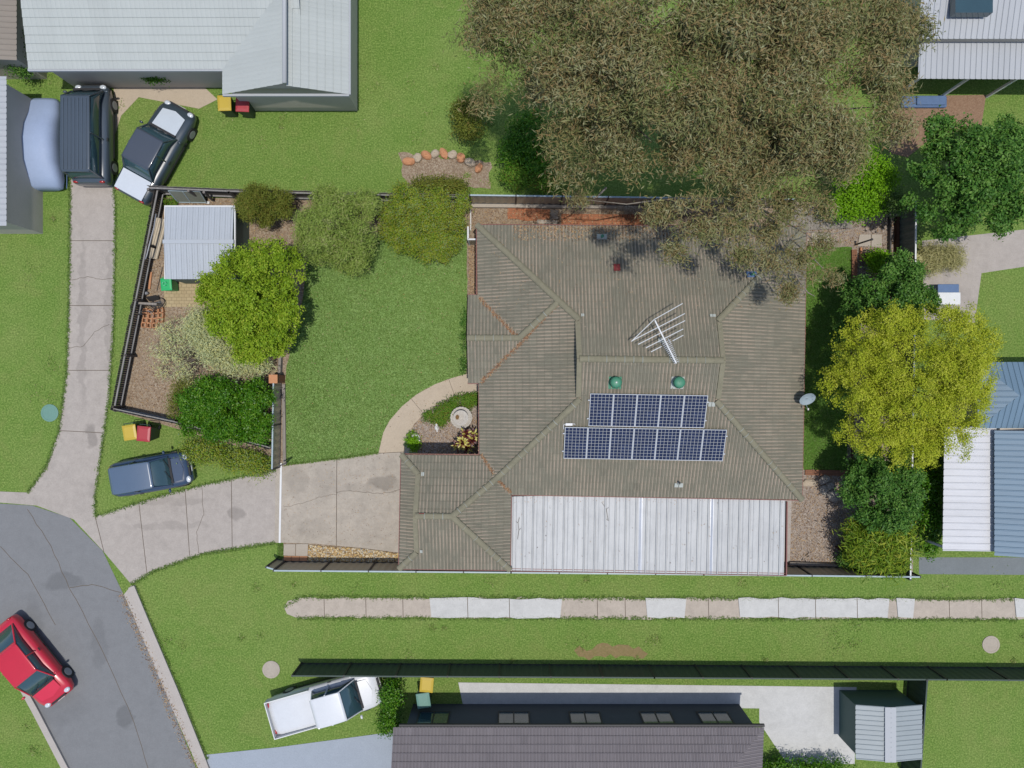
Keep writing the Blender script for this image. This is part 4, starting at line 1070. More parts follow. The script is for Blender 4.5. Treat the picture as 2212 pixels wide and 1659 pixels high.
def paling_fence(name, label, pts, h, mat='paling', side=1, bay=2.4, group=None, rail='railwood'):
    q = [P(x, y) for x, y in pts]; r = empty(name, q[0], label, 'fence', group); rd = random.Random(len(pts)+int(q[0].x*10))
    for a, b in zip(q[:-1], q[1:]):
        L = (b-a).length; d = (b-a)/L; nn = Vector((-d.y, d.x, 0))*side; mb = MB(); n = int(L/0.105)
        for i in range(n):
            p = a+d*(L*(i+0.5)/n); M4 = Matrix.Translation(p+nn*(0.012*rd.random())) @ Matrix.Rotation(math.atan2(d.y, d.x)+rd.uniform(-.03,.03), 4, 'Z')
            mb.box(-.047, .047, -.009, .009, 0.02, h+rd.uniform(-.03,.02), M4)
        mb.build('palings', M[mat], r, True)
        for z in (0.35, h-0.2):
            mb = MB(); mb.bar(a+nn*0.055+Vector((0,0,z)), b+nn*0.055+Vector((0,0,z)), 0.07, 0.045); mb.build('rail', M[rail], r, True)
        m = max(1, round(L/bay))
        for i in range(m+1):
            p = a+d*(L*i/m)+nn*0.14; mb = MB(); M4 = Matrix.Translation(p) @ Matrix.Rotation(math.atan2(d.y, d.x), 4, 'Z'); mb.box(-.05,.05,-.05,.05,0,h-0.1,M4); mb.build('post', M[mat], r, True)
    return r
paling_fence('paling_fence', 'dark weathered paling fence leaning along the shared driveway, left side of the yard', [(266,884),(358,420)], 1.05, side=-1)
paling_fence('paling_fence', 'dark paling fence across the bottom left corner of the mulched yard', [(268,884),(400,912),(598,966)], 1.1, side=1)
paling_fence('paling_fence', 'grey paling fence along the top left boundary behind the shrubs', [(353,420),(520,427),(1010,439)], 1.5, 'paling_l', side=-1)
metal_fence('steel_fence', 'tan steel fence with a blue grey cap along the bottom boundary', [(616,1213),(1104,1217),(1500,1221),(1945,1226)], 1.6, 'colorbond', 'rail')
metal_fence('steel_fence', 'short tan steel return fence at the bottom left corner of the yard', [(616,1212),(599,1207)], 1.5, 'colorbond', 'rail')
metal_fence('steel_fence', 'tan steel fence on a concrete plinth above the brick paving, top boundary', [(1019,441),(1400,446),(1690,450)], 1.42, 'colorbond', 'rail', 0.15)
metal_fence('steel_fence', 'dark steel fence down the right hand boundary behind the trees', [(1938,448),(1935,700),(1926,1232)], 1.55, 'colorbond_d', 'white')
gt = metal_fence('gate_fence', 'tan steel sliding gate panel with a pale blue rail left of the lawn', [(608,824),(605,1008)], 1.1, 'colorbond', 'rail', 0.0, 2.2)
gt['category'] = 'gate'
mb = MB(); mb.bar(P(608,1000)+Vector((0,0,0.05)), P(605,1172)+Vector((0,0,0.05)), 0.09, 0.03); tag(mb.build('gate_track', M['white']), 'white steel gate track crossing the driveway', 'track')
mb = MB(); a_ = P(614,830); b_ = P(616,1004); mb.bar(a_+Vector((0,0,0.06)), b_+Vector((0,0,0.06)), 0.14, 0.14); tag(mb.build('edging_sleeper', M['timber']), 'grey concrete edging sleeper between the gate and the lawn', 'edging')
pl_ = empty('brick_pillar', P(608, 819), 'short brick gate pillar with a flat cap beside the lawn', 'pillar'); mb = MB(); mb.box(-.18,.18,-.18,.18,0,1.1); mb.build('shaft', M['wallbrick'], pl_); mb = MB(); mb.box(-.2,.2,-.2,.2,1.1,1.16); mb.build('cap', M['terracotta'], pl_)
mb = MB(); mb.bar(P(600,1008,1.2), P(618,1000,1.2), 0.06, 0.06); mb.bar(P(618,1000,1.2), P(618,1000,0), 0.06, 0.06); tag(mb.build('gate_post', M['post']), 'black gate stop post at the corner of the driveway', 'post')
mb = MB(); mb.bar(P(1019,446)+Vector((0,0,.1)), P(1330,449)+Vector((0,0,.1)), 0.16, 0.2); tag(mb.build('concrete_plinth', M['slab']), 'long concrete plinth along the foot of the top steel fence', 'plinth')
mb = MB(); mb.bar(P(609,770)+Vector((0,0,.15)), P(607,815)+Vector((0,0,.15)), 0.12, 0.3); tag(mb.build('retaining_sleeper', M['timber']), 'grey sleeper wall below the green tree at the edge of the lawn', 'retaining wall')
# white tubular gate by the north west corner of the house
wg = empty('garden_gate', P(1016, 516), 'small white framed gate against the upper left corner of the house', 'gate')
for a_, b_ in (((1011,490,1.3),(1011,517,1.3)), ((1011,517,1.3),(1029,517,1.3))):
    mb = MB(); mb.bar(P(*a_), P(*b_), 0.07, 0.05); mb.build('rail', M['white'], wg, True)
for x, y in ((1011,490),(1011,517),(1029,517)):
    p = P(x, y, 1.3); mb = MB(); mb.box(p.x-.03,p.x+.03,p.y-.03,p.y+.03,0,1.28); mb.build('post', M['white'], wg, True)
a_, b_ = P(1011,517,1.3), P(1029,517,1.3); mb = MB()
for i in range(9): p = a_.lerp(b_, (i+.5)/9); mb.box(p.x-.014,p.x+.014,p.y-.01,p.y+.01,0.1,1.26)
mb.build('infill', M['colorbond'], wg, True)
mb = MB(); mb.bar(P(1017,452)+Vector((0,0,.06)), P(1017,500)+Vector((0,0,.06)), 0.05, 0.1); tag(mb.build('edging_strip', M['ornament']), 'thin white edging strip beside the square clipped shrub', 'edging')
# dark fence of the southern neighbour
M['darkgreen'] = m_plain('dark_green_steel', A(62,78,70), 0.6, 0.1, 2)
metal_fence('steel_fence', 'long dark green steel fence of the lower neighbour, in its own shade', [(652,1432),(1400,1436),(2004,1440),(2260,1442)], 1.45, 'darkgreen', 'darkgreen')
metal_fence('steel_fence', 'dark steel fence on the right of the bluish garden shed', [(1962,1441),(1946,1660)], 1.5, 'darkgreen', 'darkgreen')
# ------------------------------------------------------------------ GARDEN SHED AND YARD CLUTTER
sh = empty('garden_shed', P(435, 525), 'silver ribbed garden shed roof with a green wall, in the mulched corner', 'shed')
zs = 1.85; xa, xz = P(357,0,zs).x, P(507,0,zs).x; yt, ym, yb = P(0,447,zs).y, P(0,522,zs+.15).y, P(0,603,zs).y
for y_, s_ in ((yt, 1), (yb, -1)):
    pl = Plane((xa, y_), (xz, y_), (0, ym), zs, 0.09)
    profile_face('roof_sheet', M['zinc'], pl.a, pl.u, pl.n, zs, 0.09, [pl.gt(0), ((0,-s_), -s_*ym)], pl.L, 3, [(0,0),(0.012,0.022),(0.03,0.022),(0.042,0.0),(0.12,0.0),(0.125,0.008),(0.135,0.008),(0.14,0)], 0.247, None, 1, sh, True, 0, 0)
mb = MB(); mb.bar((xa-.03, ym, zs+.175), (xz+.02, ym, zs+.175), 0.17, 0.025); mb.build('ridge_cap', M['zinc'], sh, True)
mb = MB(); mb.bar((xa-.01, yt+.01, zs-.03), (xa-.01, yb, zs-.03), 0.05, 0.1); mb.build('trim', M['white'], sh, True)
mb = MB(); mb.bar((xz+.02, yt, zs-.0), (xz+.02, yb, zs-.0), 0.06, 0.08); mb.build('trim', M['white'], sh, True)
mb = MB(); mb.bar((xa-.03, yt+.03, zs-.0), (xz+.04, yt+.03, zs-.0), 0.06, 0.06); mb.build('trim', M['white'], sh, True)
mb = MB(); mb.box(xa+.06, xz-.04, yb+.06, yt-.06, 0, zs-.02); mb.build('wall', M['shedgreen'], sh, True)
mb = MB(); mb.box(xa+.9, xa+1.7, yb+.02, yb+.055, 0.03, 1.75); d_ = mb.build('door', M['shedgreen'], sh, True)
# wheelie bin builder
def bin_kit(name, loc, rz, bodym, lidm, label, emblem=False, s=1.0, group=None):
    r = empty(name, loc, label, 'bin', group, rz); mb = MB()
    b0 = [(-.2*s,-.25*s),(.2*s,-.25*s),(.2*s,.22*s),(-.2*s,.22*s)]; b1 = [(-.28*s,-.32*s),(.28*s,-.32*s),(.28*s,.32*s),(-.28*s,.32*s)]
    mb.add([(x,y,.06*s) for x,y in b0]+[(x,y,.98*s) for x,y in b1], [(0,3,2,1),(4,5,6,7),(0,1,5,4),(1,2,6,5),(2,3,7,6),(3,0,4,7)]); bevel(mb.build('body', bodym, r), 0.03*s)
    mb = MB(); mb.add([(-.3*s,-.34*s,.98*s),(.3*s,-.34*s,.98*s),(.3*s,.34*s,.98*s),(-.3*s,.34*s,.98*s),(-.3*s,-.34*s,1.02*s),(.3*s,-.34*s,1.02*s),(.3*s,.34*s,1.05*s),(-.3*s,.34*s,1.05*s),
      (-.2*s,-.22*s,1.06*s),(.2*s,-.22*s,1.06*s),(.2*s,.24*s,1.08*s),(-.2*s,.24*s,1.08*s)], [(0,3,2,1),(0,1,5,4),(1,2,6,5),(2,3,7,6),(3,0,4,7),(4,5,9,8),(5,6,10,9),(6,7,11,10),(7,4,8,11),(8,9,10,11)])
    ld = bevel(mb.build('lid', lidm, r), 0.03*s, 3)
    if emblem:
        mb = MB(); n = 18
        for a0 in range(3):
            pts = [(0.085*math.cos(math.radians(a0*120+k*16)), 0.085*math.sin(math.radians(a0*120+k*16)), 1.088) for k in range(6)]
            mb.tube([Vector(p)+Vector((0,0,-0.004)) for p in pts], 0.014, 5)
        mb.build('recycling_mark', m_plain('pale_green_print', A(120,206,160), 0.6, 0.05), ld)
    mb = MB(); mb.tube([(-.24*s,.35*s,.95*s),(-.22*s,.41*s,.98*s),(.22*s,.41*s,.98*s),(.24*s,.35*s,.95*s)], .018*s, 8); mb.build('handle', bodym, r)
    for k in (-1, 1): mb = MB(); mb.tube([(k*.2*s,.26*s,.1*s),(k*.25*s,.26*s,.1*s)], .1*s, 14); mb.build('wheel', M['black'], r)
    return r
p = P(355, 613, 1.05); bin_kit('wheelie_bin', (p.x, p.y, 0), 0.06, M['bingreen'], M['bingreen'], 'bright green wheelie bin at the corner of the silver shed', True, 0.86)
for (x, y, lid, lb) in ((486,224,'binyellow','yellow lidded bin against the wing of the pale tiled house'), (525,226,'binred','red lidded bin against the wing of the pale tiled house'),
      (282,934,'binyellow','yellow lidded bin on the verge by the dark blue car'), (312,937,'binred','red lidded bin on the verge by the dark blue car'), (922,1478,'binyellow','yellow lidded bin in front of the dark grey tiled house'), (915,1512,'binteal','teal lidded bin in front of the dark grey tiled house'), (1902,172,'binteal','teal lidded bin by the patio of the metal roofed house')):
    p = P(x, y, 1.0); bin_kit('wheelie_bin', (p.x, p.y, 0), rr.uniform(-.15,.15), M['bindark'], M[lid], lb, s=1.05)
# hollow terracotta blocks
def block_proto():
    mb = MB(); w, hh, t_ = 0.115, 0.19, 0.032
    o_ = [(-w,-w),(w,-w),(w,w),(-w,w)]; i_ = [(-w+t_,-w+t_),(w-t_,-w+t_),(w-t_,w-t_),(-w+t_,w-t_)]
    vs = [(x,y,z) for z in (0,hh) for x,y in o_]+[(x,y,z) for z in (0,hh) for x,y in i_]; fs = []
    for k in range(4):
        j_ = (k+1) % 4; fs += [(k, j_, 4+j_, 4+k), (8+k, 12+k, 12+j_, 8+j_), (4+k, 4+j_, 12+j_, 12+k), (k, 8+k, 8+j_, j_)]
    mb.add(vs, fs); return mb.build('hollow_block', M['terracotta'])
bk = block_proto(); first = True; ordn = ['leftmost', 'second from left', 'third from left', 'rightmost']
rows = [[(313,671),(325,673),(336,671),(347,670)], [(314,682),(325,683),(336,682),(347,681)], [(312,692),(323,693),(335,693),(346,691)], [(310,702),(322,703),(334,703)]]
rown = ['top row, against the pale boards', 'second row from the top', 'third row from the top', 'bottom row']
for ri, row in enumerate(rows):
    for ci, (x, y) in enumerate(row):
        o = bk if first else bk.copy()
        if not first: COL.objects.link(o)
        first = False; p = P(x, y, 0.19); o.location = (p.x, p.y, 0.004); o.rotation_euler = (0, 0, rr.uniform(-.18,.18))
        nm = ordn[ci] if len(row) == 4 else ['leftmost', 'middle', 'rightmost'][ci]
        tag(o, 'hollow terracotta block, %s of the %s' % (nm, rown[ri]), 'block', 'hollow terracotta blocks on the mulch')
# boards and sheets
def board(pts, w, h, mat, label, cat, name='board', z=0.06):
    mb = MB(); mb.bar(P(pts[0][0], pts[0][1])+Vector((0,0,pts[0][2] if len(pts[0])>2 else z)), P(pts[1][0], pts[1][1])+Vector((0,0,pts[1][2] if len(pts[1])>2 else z)), w, h)
    return tag(bevel(mb.build(name, M[mat]), 0.006, 1), label, cat)
cs = empty('roofing_sheet', P(337, 513), 'cream ribbed roofing sheet leaning on the paling fence beside the silver shed', 'sheet')
mb = MB(); a0, a1 = P(338,470,0.5), P(315,557,0.5); b0, b1 = P(362,475,0.12), P(340,560,0.12); n = 20
row0 = [a0.lerp(b0, k/n)+Vector((0,0,0.035*(1 if (k//2)%2 else 0))) for k in range(n+1)]; row1 = [a1.lerp(b1, k/n)+Vector((0,0,0.035*(1 if (k//2)%2 else 0))) for k in range(n+1)]
mb.add(row0+row1, [(k, k+1, n+2+k, n+1+k) for k in range(n)]); mb.build('sheet', M['cream'], cs, True)
mb = MB(); mb.tube([P(337,462,1.0), P(333,490,1.0), P(325,520,1.02), P(317,552,1.0), P(314,560,0.95)], 0.03, 8); tag(mb.build('metal_pipe', M['steel'], None, False, True), 'bent pale steel pipe resting along the left paling fence', 'pipe')
sc_ = empty('flyscreen_panel', P(400, 425), 'greenish framed screen panel lying against the top left paling fence', 'screen')
q_ = [P(364,412,1.0), P(432,414,1.0), P(446,438,0.12), P(385,437,0.12)]
mb = MB(); mb.add(q_, [(0,1,2,3)]); mb.build('mesh', m_plain('green_mesh', A(138,142,128), 0.8, 0.15, 12), sc_, True)
for a_, b_ in ((0,1),(1,2),(2,3),(3,0)): mb = MB(); mb.bar(q_[a_]+Vector((0,0,.01)), q_[b_]+Vector((0,0,.01)), 0.04, 0.04); mb.build('frame', M['rail'], sc_, True)
mb = MB(); mb.bar(q_[0].lerp(q_[1], .45)+Vector((0,0,.012)), q_[3].lerp(q_[2], .45)+Vector((0,0,.012)), 0.04, 0.04); mb.build('mullion', M['rail'], sc_, True)
mb = MB(); mb.tube([P(440,415,1.4), P(459,432,0.2)], 0.06, 10); tag(mb.build('timber_post', M['paling_l']), 'round grey post leaning on the top fence beside the screen panel', 'post')
board([(441,437),(454,439)], 0.12, 0.05, 'white', 'short white offcut lying below the screen panel', 'board', 'offcut')
board([(328,588),(324,625)], 0.1, 0.06, 'terracotta', 'narrow orange brick-coloured edging piece left of the silver shed', 'edging', 'edging_piece')
mb = MB(); mb.bar(P(300,657)+Vector((0,0,.3)), P(352,660)+Vector((0,0,.3)), 0.1, 0.6); mb2 = mb; tag(mb.build('stacked_boards', M['timber']), 'pale boards standing on edge above the terracotta blocks', 'boards')
board([(352,578),(340,628)], 0.03, 0.03, 'bark', 'thin dry branch on the mulch left of the shed', 'branch', 'branch')
# bicycle lying against the fence
def bicycle(loc, rz, label):
    r = empty('bicycle', loc, label, 'bicycle', None, rz); lean = Matrix.Rotation(math.radians(58), 4, 'X')
    T = lambda x, z: lean @ Vector((x, 0, z))
    for xx in (-0.5, 0.5):
        mb = MB(); pts = [T(xx+.32*math.cos(2*math.pi*k/26), .33+.32*math.sin(2*math.pi*k/26)) for k in range(27)]; mb.tube(pts, 0.022, 6, False); w = mb.build('wheel', M['black'], r, smooth=True)
        mb = MB(); 
        for k in range(14): a = math.pi*k/14; mb.tube([T(xx+.3*math.cos(a), .33+.3*math.sin(a)), T(xx-.3*math.cos(a), .33-.3*math.sin(a))], 0.003, 4)
        mb.build('spokes', M['steel'], w)
    mb = MB()
    for a_, b_ in (((-.5,.33),(-.12,.3)), ((-.5,.33),(-.2,.78)), ((-.12,.3),(-.22,.85)), ((-.12,.3),(.36,.74)), ((-.2,.76),(.34,.82)), ((.5,.33),(.33,.9))): mb.tube([T(*a_), T(*b_)], 0.018, 8)
    mb.build('frame', M['post'], r, smooth=True)
    mb = MB(); h_ = T(.31,.96); s_ = lean @ Vector((0,1,0)); mb.tube([h_-s_*.28+lean @ Vector((-.06,0,0)), h_-s_*.2, h_+s_*.2, h_+s_*.28+lean @ Vector((-.06,0,0))], 0.014, 8); mb.build('handlebar', M['steel'], r, smooth=True)
    mb = MB(); mb.ell(T(-.24,.9), (.13,.06,.03), lean.to_3x3()); mb.build('saddle', M['black'], r, smooth=True)
    return r
bicycle((P(322,646).x, P(322,646).y, 0.03), 0.12, 'black bicycle leaning low against the fence between bin and boards')
ch = empty('garden_chair', P(337, 652), 'folded dark garden chair fallen beside the bicycle', 'chair', None, 0.2)
mb = MB(); mb.box(-.25,.25,-.2,.0,.10,.13, Matrix.Rotation(.2,4,'X')); mb.build('seat', M['post'], ch); mb = MB(); mb.box(-.25,.25,.0,.03,.1,.45, Matrix.Rotation(-.5,4,'X')); mb.build('backrest', M['post'], ch)
for k in (-.22,.22):
    for y_ in (-.18, 0): mb = MB(); mb.tube([(k,y_,0.0),(k,y_,.12)], .015, 6); mb.build('leg', M['post'], ch)
mb = MB(); mb.ell((P(1,1).x*0+P(318,634).x, P(318,634).y, .12), (.13,.09,.12)); tag(mb.build('paint_tin', M['steel'], None, False, True), 'small pale tin beside the green bin', 'tin')
# ------------------------------------------------------------------ FRONT GARDEN BED
bb = empty('bird_bath', P(998, 901), 'two tier white cement bird bath in the front garden bed', 'bird bath')
flute = lambda n, d: (lambda a, r_, z: (r_*(1+d*0.5*math.cos(n*a)), z-d*0.35*abs(math.cos(n*a/2))*r_))
mb = MB(); mb.lathe([(0.20,0),(0.22,0.08),(0.14,0.14),(0.12,0.30),(0.2,0.34)], 24); mb.build('pedestal', M['bath'], bb, smooth=True)
mb = MB(); mb.lathe([(0.16,0.30),(0.40,0.36),(0.50,0.46),(0.515,0.49),(0.50,0.50),(0.45,0.44),(0.34,0.40),(0.1,0.385)], 88, lambda a, r_, z: (r_*(1+(0.02*math.cos(22*a) if r_ > 0.42 else 0)), z+(0.03*math.cos(22*a) if 0.4 < r_ < 0.47 else 0))); mb.build('lower_bowl', M['bath'], bb, smooth=True)
mb = MB(); mb.lathe([(0.09,0.38),(0.07,0.55),(0.1,0.62)], 20); mb.build('stem', M['bath'], bb, smooth=True)
mb = MB(); mb.lathe([(0.08,0.62),(0.25,0.66),(0.345,0.73),(0.36,0.755),(0.34,0.75),(0.24,0.70),(0.1,0.675),(0.02,0.67)], 120, lambda a, r_, z: (r_, z+(0.012*math.cos(30*a) if 0.05 < r_ < 0.33 else 0))); ub = mb.build('upper_bowl', M['bath'], bb, smooth=True)
mb = MB(); vs = [(0,0,0)]; n = 20
vs = [(-0.19,0.03,0.722)]+[(-0.17+0.09*math.cos(2*math.pi*k/n)*(1.15 if k%2 else .8), 0.03+0.12*math.sin(2*math.pi*k/n)*(1.1 if k%2 else .85), 0.727) for k in range(n)]
mb.add(vs, [(0, k+1, (k+1)%n+1) for k in range(n)]); mb.build('leaf_stain', M['rust'], ub)
def blob_orn(px, py, parts, name, label, cat):
    p = P(px, py); r = empty(name, p, label, cat, None, rr.uniform(-.5,.5))
    for nm, c, rad in parts: mb = MB(); mb.ell(c, rad, None, 14, 10); mb.build(nm, M['ornament'], r, smooth=True)
    return r
d_ = blob_orn(944, 924, [('body',(0,0,.11),(.11,.14,.11)), ('head',(.05,.14,.21),(.06,.07,.06)), ('tail',(-.03,-.14,.13),(.04,.06,.03))], 'garden_ornament', 'small white duck ornament below the green ground cover', 'ornament')
mb = MB(); mb.ell((.07,.21,.2),(.025,.04,.015)); mb.build('beak', M['binyellow'], d_)
sw = empty('swan_planter', P(899, 944), 'white swan shaped planter on the bare garden bed mulch', 'planter', None, -0.6)
mb = MB(); mb.lathe([(.06,0),(.13,.06),(.16,.14),(.13,.15),(.1,.1),(.02,.09)], 20, lambda a, r_, z: (r_*(1+.35*math.cos(a)**2), z)); mb.build('body', M['ornament'], sw, smooth=True)
mb = MB(); mb.tube([(.18,0,.12),(.23,0,.22),(.2,0,.33),(.24,0,.36),(.29,0,.33)], [.045,.035,.03,.035,.012], 10); mb.build('neck', M['ornament'], sw, smooth=True)
# cordyline
def blades(bm_list, c, n, L, Wd, up, r, tintf, rz0=0.0):
    C = []; 
    for i in range(n):
        a = rz0+i*2.399+r.uniform(-.2,.2); e = up(i/n, r); l_ = L*r.uniform(.8,1.1); d = Vector((math.cos(a)*math.cos(e), math.sin(a)*math.cos(e), math.sin(e))); side = Vector((-math.sin(a), math.cos(a), 0))
        t_ = tintf(i/n, r); pts = []
        for k, (s_, w_) in enumerate(((0.08,.25),(0.35,.85),(0.7,1.0),(1.0,.08))):
            p = Vector(c)+d*l_*s_+Vector((0,0,-l_*0.28*s_*s_)); pts.append((p-side*Wd*w_/2, p+side*Wd*w_/2))
        bm_list.append((pts, t_))
def blade_mesh(name, lst, mat, parent, world=True):
    vs = []; fs = []; ts = []
    for pts, t_ in lst:
        b = len(vs); vs += [tuple(v) for q in pts for v in q]
        for k in range(len(pts)-1): fs.append((b+2*k, b+2*k+2, b+2*k+3, b+2*k+1)); ts.append(t_+(0.08*k))
    me = bpy.data.meshes.new(name); me.from_pydata(vs, [], fs); at = me.attributes.new('tint', 'FLOAT', 'FACE'); at.data.foreach_set('value', np.clip(np.array(ts), 0, 1).astype(np.float32)); me.update()
    return link(name, me, mat, parent, world)
cm = m_leaf('cordyline_leaf', [A(58,18,28), A(98,28,42), A(150,110,60), A(206,196,96), A(222,214,120)], 0.2, 0.4)
co = empty('cordyline', P(1005, 953), 'yellow and maroon cordyline in the corner of the front bed', 'plant'); rq = random.Random(3)
for (x, y, z, n, w_) in ((1006,938,1.0,26,.5), (998,955,1.1,30,.9), (1020,950,.9,22,.45), (1010,966,.9,24,.8), (988,963,.7,18,.8), (1024,938,.8,16,.6)):
    l_ = []; c = P(x, y, z); blades(l_, c, n, 0.36, 0.085, lambda t, r: math.radians(10+65*t+r.uniform(-8,8)), rq, lambda t, r: (0.72+r.uniform(-.1,.15) if r.random() < w_*(1-t*.7) else r.uniform(0,.3))); blade_mesh('rosette', l_, cm, co)
    mb = MB(); mb.tube([(c.x*.98, c.y*.98, 0), c], .025, 7); mb.build('stem', M['bark'], co, True)
#@@PLANTS
# ------------------------------------------------------------------ PLANTS
LF = {
 'euc': m_leaf('gum_leaf', [A(82,90,52), A(116,122,72), A(144,146,94), A(154,128,86), A(166,168,126), A(128,118,74)], 0.2, 0.5, 0.15),
 'lime': m_leaf('lime_leaf', [A(98,132,28), A(132,166,38), A(162,190,52), A(194,206,78)], 0.3, 0.5, 0.15),
 'olive': m_leaf('olive_leaf', [A(84,100,34), A(112,124,46), A(134,140,56), A(138,118,58)], 0.25, 0.6, 0.15),
 'bottle': m_leaf('bottlebrush_leaf', [A(104,130,52), A(140,164,72), A(168,188,96), A(172,164,120)], 0.25, 0.6, 0.15),
 'square': m_leaf('lilly_pilly_leaf', [A(84,124,36), A(112,148,44), A(144,168,50), A(166,166,54), A(136,166,112), A(146,118,56)], 0.25, 0.6, 0.15),
 'grev': m_leaf('silvery_leaf', [A(146,160,112), A(186,196,142), A(212,218,166), A(228,222,140), A(224,230,198)], 0.25, 0.6, 0.15),
 'dark': m_leaf('glossy_dark_leaf', [A(46,90,8), A(64,118,14), A(94,144,26), A(136,170,60)], 0.25, 0.4, 0.25),
 'deep': m_leaf('deep_green_leaf', [A(50,94,32), A(74,120,44), A(102,146,58), A(134,170,82)], 0.25, 0.5, 0.2),
 'yellow': m_leaf('yellow_feathery_leaf', [A(150,170,40), A(182,196,54), A(208,214,70), A(222,222,106)], 0.35, 0.6, 0.1),
 'bright': m_leaf('bright_leaf', [A(96,148,16), A(126,178,28), A(154,200,44)], 0.3, 0.5, 0.15),
 'palm': m_leaf('golden_frond', [A(76,114,26), A(108,142,34), A(142,164,44), A(188,186,66)], 0.25, 0.5, 0.2),
 'cover': m_leaf('ground_cover_leaf', [A(70,114,30), A(96,140,42), A(122,158,52), A(140,96,56)], 0.25, 0.6, 0.15),
 'straw': m_leaf('straw_grass', [A(150,150,90), A(186,180,120), A(206,196,140)], 0.2),
 'mid': m_leaf('hedge_leaf', [A(74,108,46), A(104,136,60), A(130,156,78)], 0.2),
 'red': m_leaf('dark_red_leaf', [A(70,30,34), A(98,44,48)], 0.2),
}
def ground_of(px, py): p = P(px, py); return (p.x, p.y)
tree('shrub_tree', 'dark olive bushy tree against the top fence beside the silver shed', 'tree', (P(577,450,1.5).x, P(577,450,1.5).y), [(578,438,1.6,1.15,.85,1.2),(560,455,1.3,.8,.7,.8),(605,445,1.4,.7,.7,.8)], 18000, (.10,.03), LF['olive'], .07, seed=11, lump=(20,.28), clump=.2, per=26, tone=.55)
tree('bottlebrush_tree', 'mid green bottlebrush tree with drooping brown flecked foliage, right of the lime green tree', 'tree', (P(735,490,1.5).x, P(735,490,1.5).y), [(735,485,2.2,1.75,1.5,1.3),(690,520,1.7,1.0,1.0,.9),(770,530,1.7,.9,1.0,.9),(745,440,2.0,1.5,.7,1.0),(760,565,1.2,.6,.45,.6),(660,500,1.5,.6,.6,.7)], 44000, (.14,.028), LF['bottle'], .1, seed=12, lump=(20,.32), clump=.26, per=30, tone=.5)
tree('clipped_shrub', 'wide dense yellowish green shrub with a rounded lower edge, against the white edging strip', 'shrub', (P(920,490,1).x, P(920,490,1).y), [(915,475,1.1,1.85,1.3,.85),(955,500,1.0,1.15,1.3,.75),(880,495,1.0,1.0,1.05,.75),(975,450,1.1,.85,.85,.8),(870,440,1.15,.9,.75,.8),(930,530,.9,1.0,.75,.6)], 60000, (.08,.038), LF['square'], .08, seed=13, lump=(24,.3), clump=.22, per=26, tone=.45)
tree('lime_tree', 'large round lime green tree overhanging the silver shed and the lawn edge', 'tree', (P(570,660,1.5).x, P(570,660,1.5).y), [(548,640,2.9,1.75,2.3,1.4),(515,600,2.6,1.2,1.2,1.1),(590,580,2.7,1.3,1.3,1.2),(600,680,2.6,1.2,1.6,1.2),(520,690,2.6,1.4,1.5,1.2),(560,740,2.2,1.3,.9,1.0),(475,650,2.1,.75,1.0,.9),(475,615,2.2,.6,.7,.8),(610,735,2.0,.7,.8,.8)], 60000, (.11,.06), LF['lime'], .14, seed=14, lump=(26,.24), clump=.2, per=22, tone=.5)
gv = tree('silver_shrub', 'silvery green grevillea shrub with pale yellow tips, below the lime green tree', 'shrub', (P(455,765,.5).x, P(455,765,.5).y), [(430,712,1.3,.6,.75,.6),(470,760,1.2,.9,.7,.6),(510,785,1.0,.9,.5,.5),(560,790,.8,.7,.3,.4),(440,690,1.2,.5,.5,.5),(455,735,1.4,.6,.6,.6)], 16000, (.16,.028), LF['grev'], .05, seed=15, clump=.4, per=30)
thin = tree('sparse_silver_shrub', 'sparse grey leaved shrub leaning over the bare mulch', 'shrub', (P(440,770,.4).x, P(440,770,.4).y), [(380,750,.9,.75,.8,.5),(365,715,.8,.5,.55,.4),(345,760,.7,.5,.5,.4),(400,800,.8,.6,.5,.4),(350,800,.5,.45,.3,.3),(430,830,.9,.6,.3,.35),(405,710,.9,.35,.5,.4)], 3000, (.15,.028), LF['grev'], .05, seed=16, clump=.35, per=16)
mb = MB(); rq = random.Random(5); b_ = Vector((*ground_of(440,770), .1))
for i in range(44):
    a = rq.uniform(1.9, 5.0); l_ = rq.uniform(.8, 2.1); t_ = b_+Vector((math.cos(a)*l_*1.1, math.sin(a)*l_*.75, rq.uniform(.4,1.1))); mb.tube([b_, b_.lerp(t_, .5)+Vector((rq.uniform(-.1,.1), rq.uniform(-.1,.1), .2)), t_], [.014,.01,.004], 5)
mb.build('twigs', M['bark_g'], thin, True)
tree('glossy_shrub', 'dark glossy green shrub in the bottom left corner beside the gate panel', 'shrub', (P(490,885,.8).x, P(490,885,.8).y), [(490,880,1.4,1.6,1.1,.8),(440,870,1.2,.9,.9,.7),(545,880,1.3,.9,1.1,.75),(500,925,1.1,1.1,.6,.6),(470,845,1.2,1.0,.6,.6),(560,925,.9,.6,.5,.5),(425,905,.8,.7,.45,.5)], 44000, (.115,.055), LF['dark'], .08, seed=17, lump=(22,.3), clump=.22, per=20, tone=.5)
tree('olive_shrub', 'small olive shrub at the left edge of the glossy dark shrub', 'shrub', ground_of(402,865), [(390,850,.9,.4,.5,.4),(380,880,.7,.3,.5,.35),(405,835,.9,.4,.3,.35)], 3000, (.09,.03), LF['olive'], .03, seed=18, clump=.3)
tree('small_weed', 'small green weed patch in front of the silver shed corner', 'plant', ground_of(372,436), [(371,437,.15,.35,.18,.14)], 700, (.08,.035), LF['cover'], .01, seed=19, clump=.15)
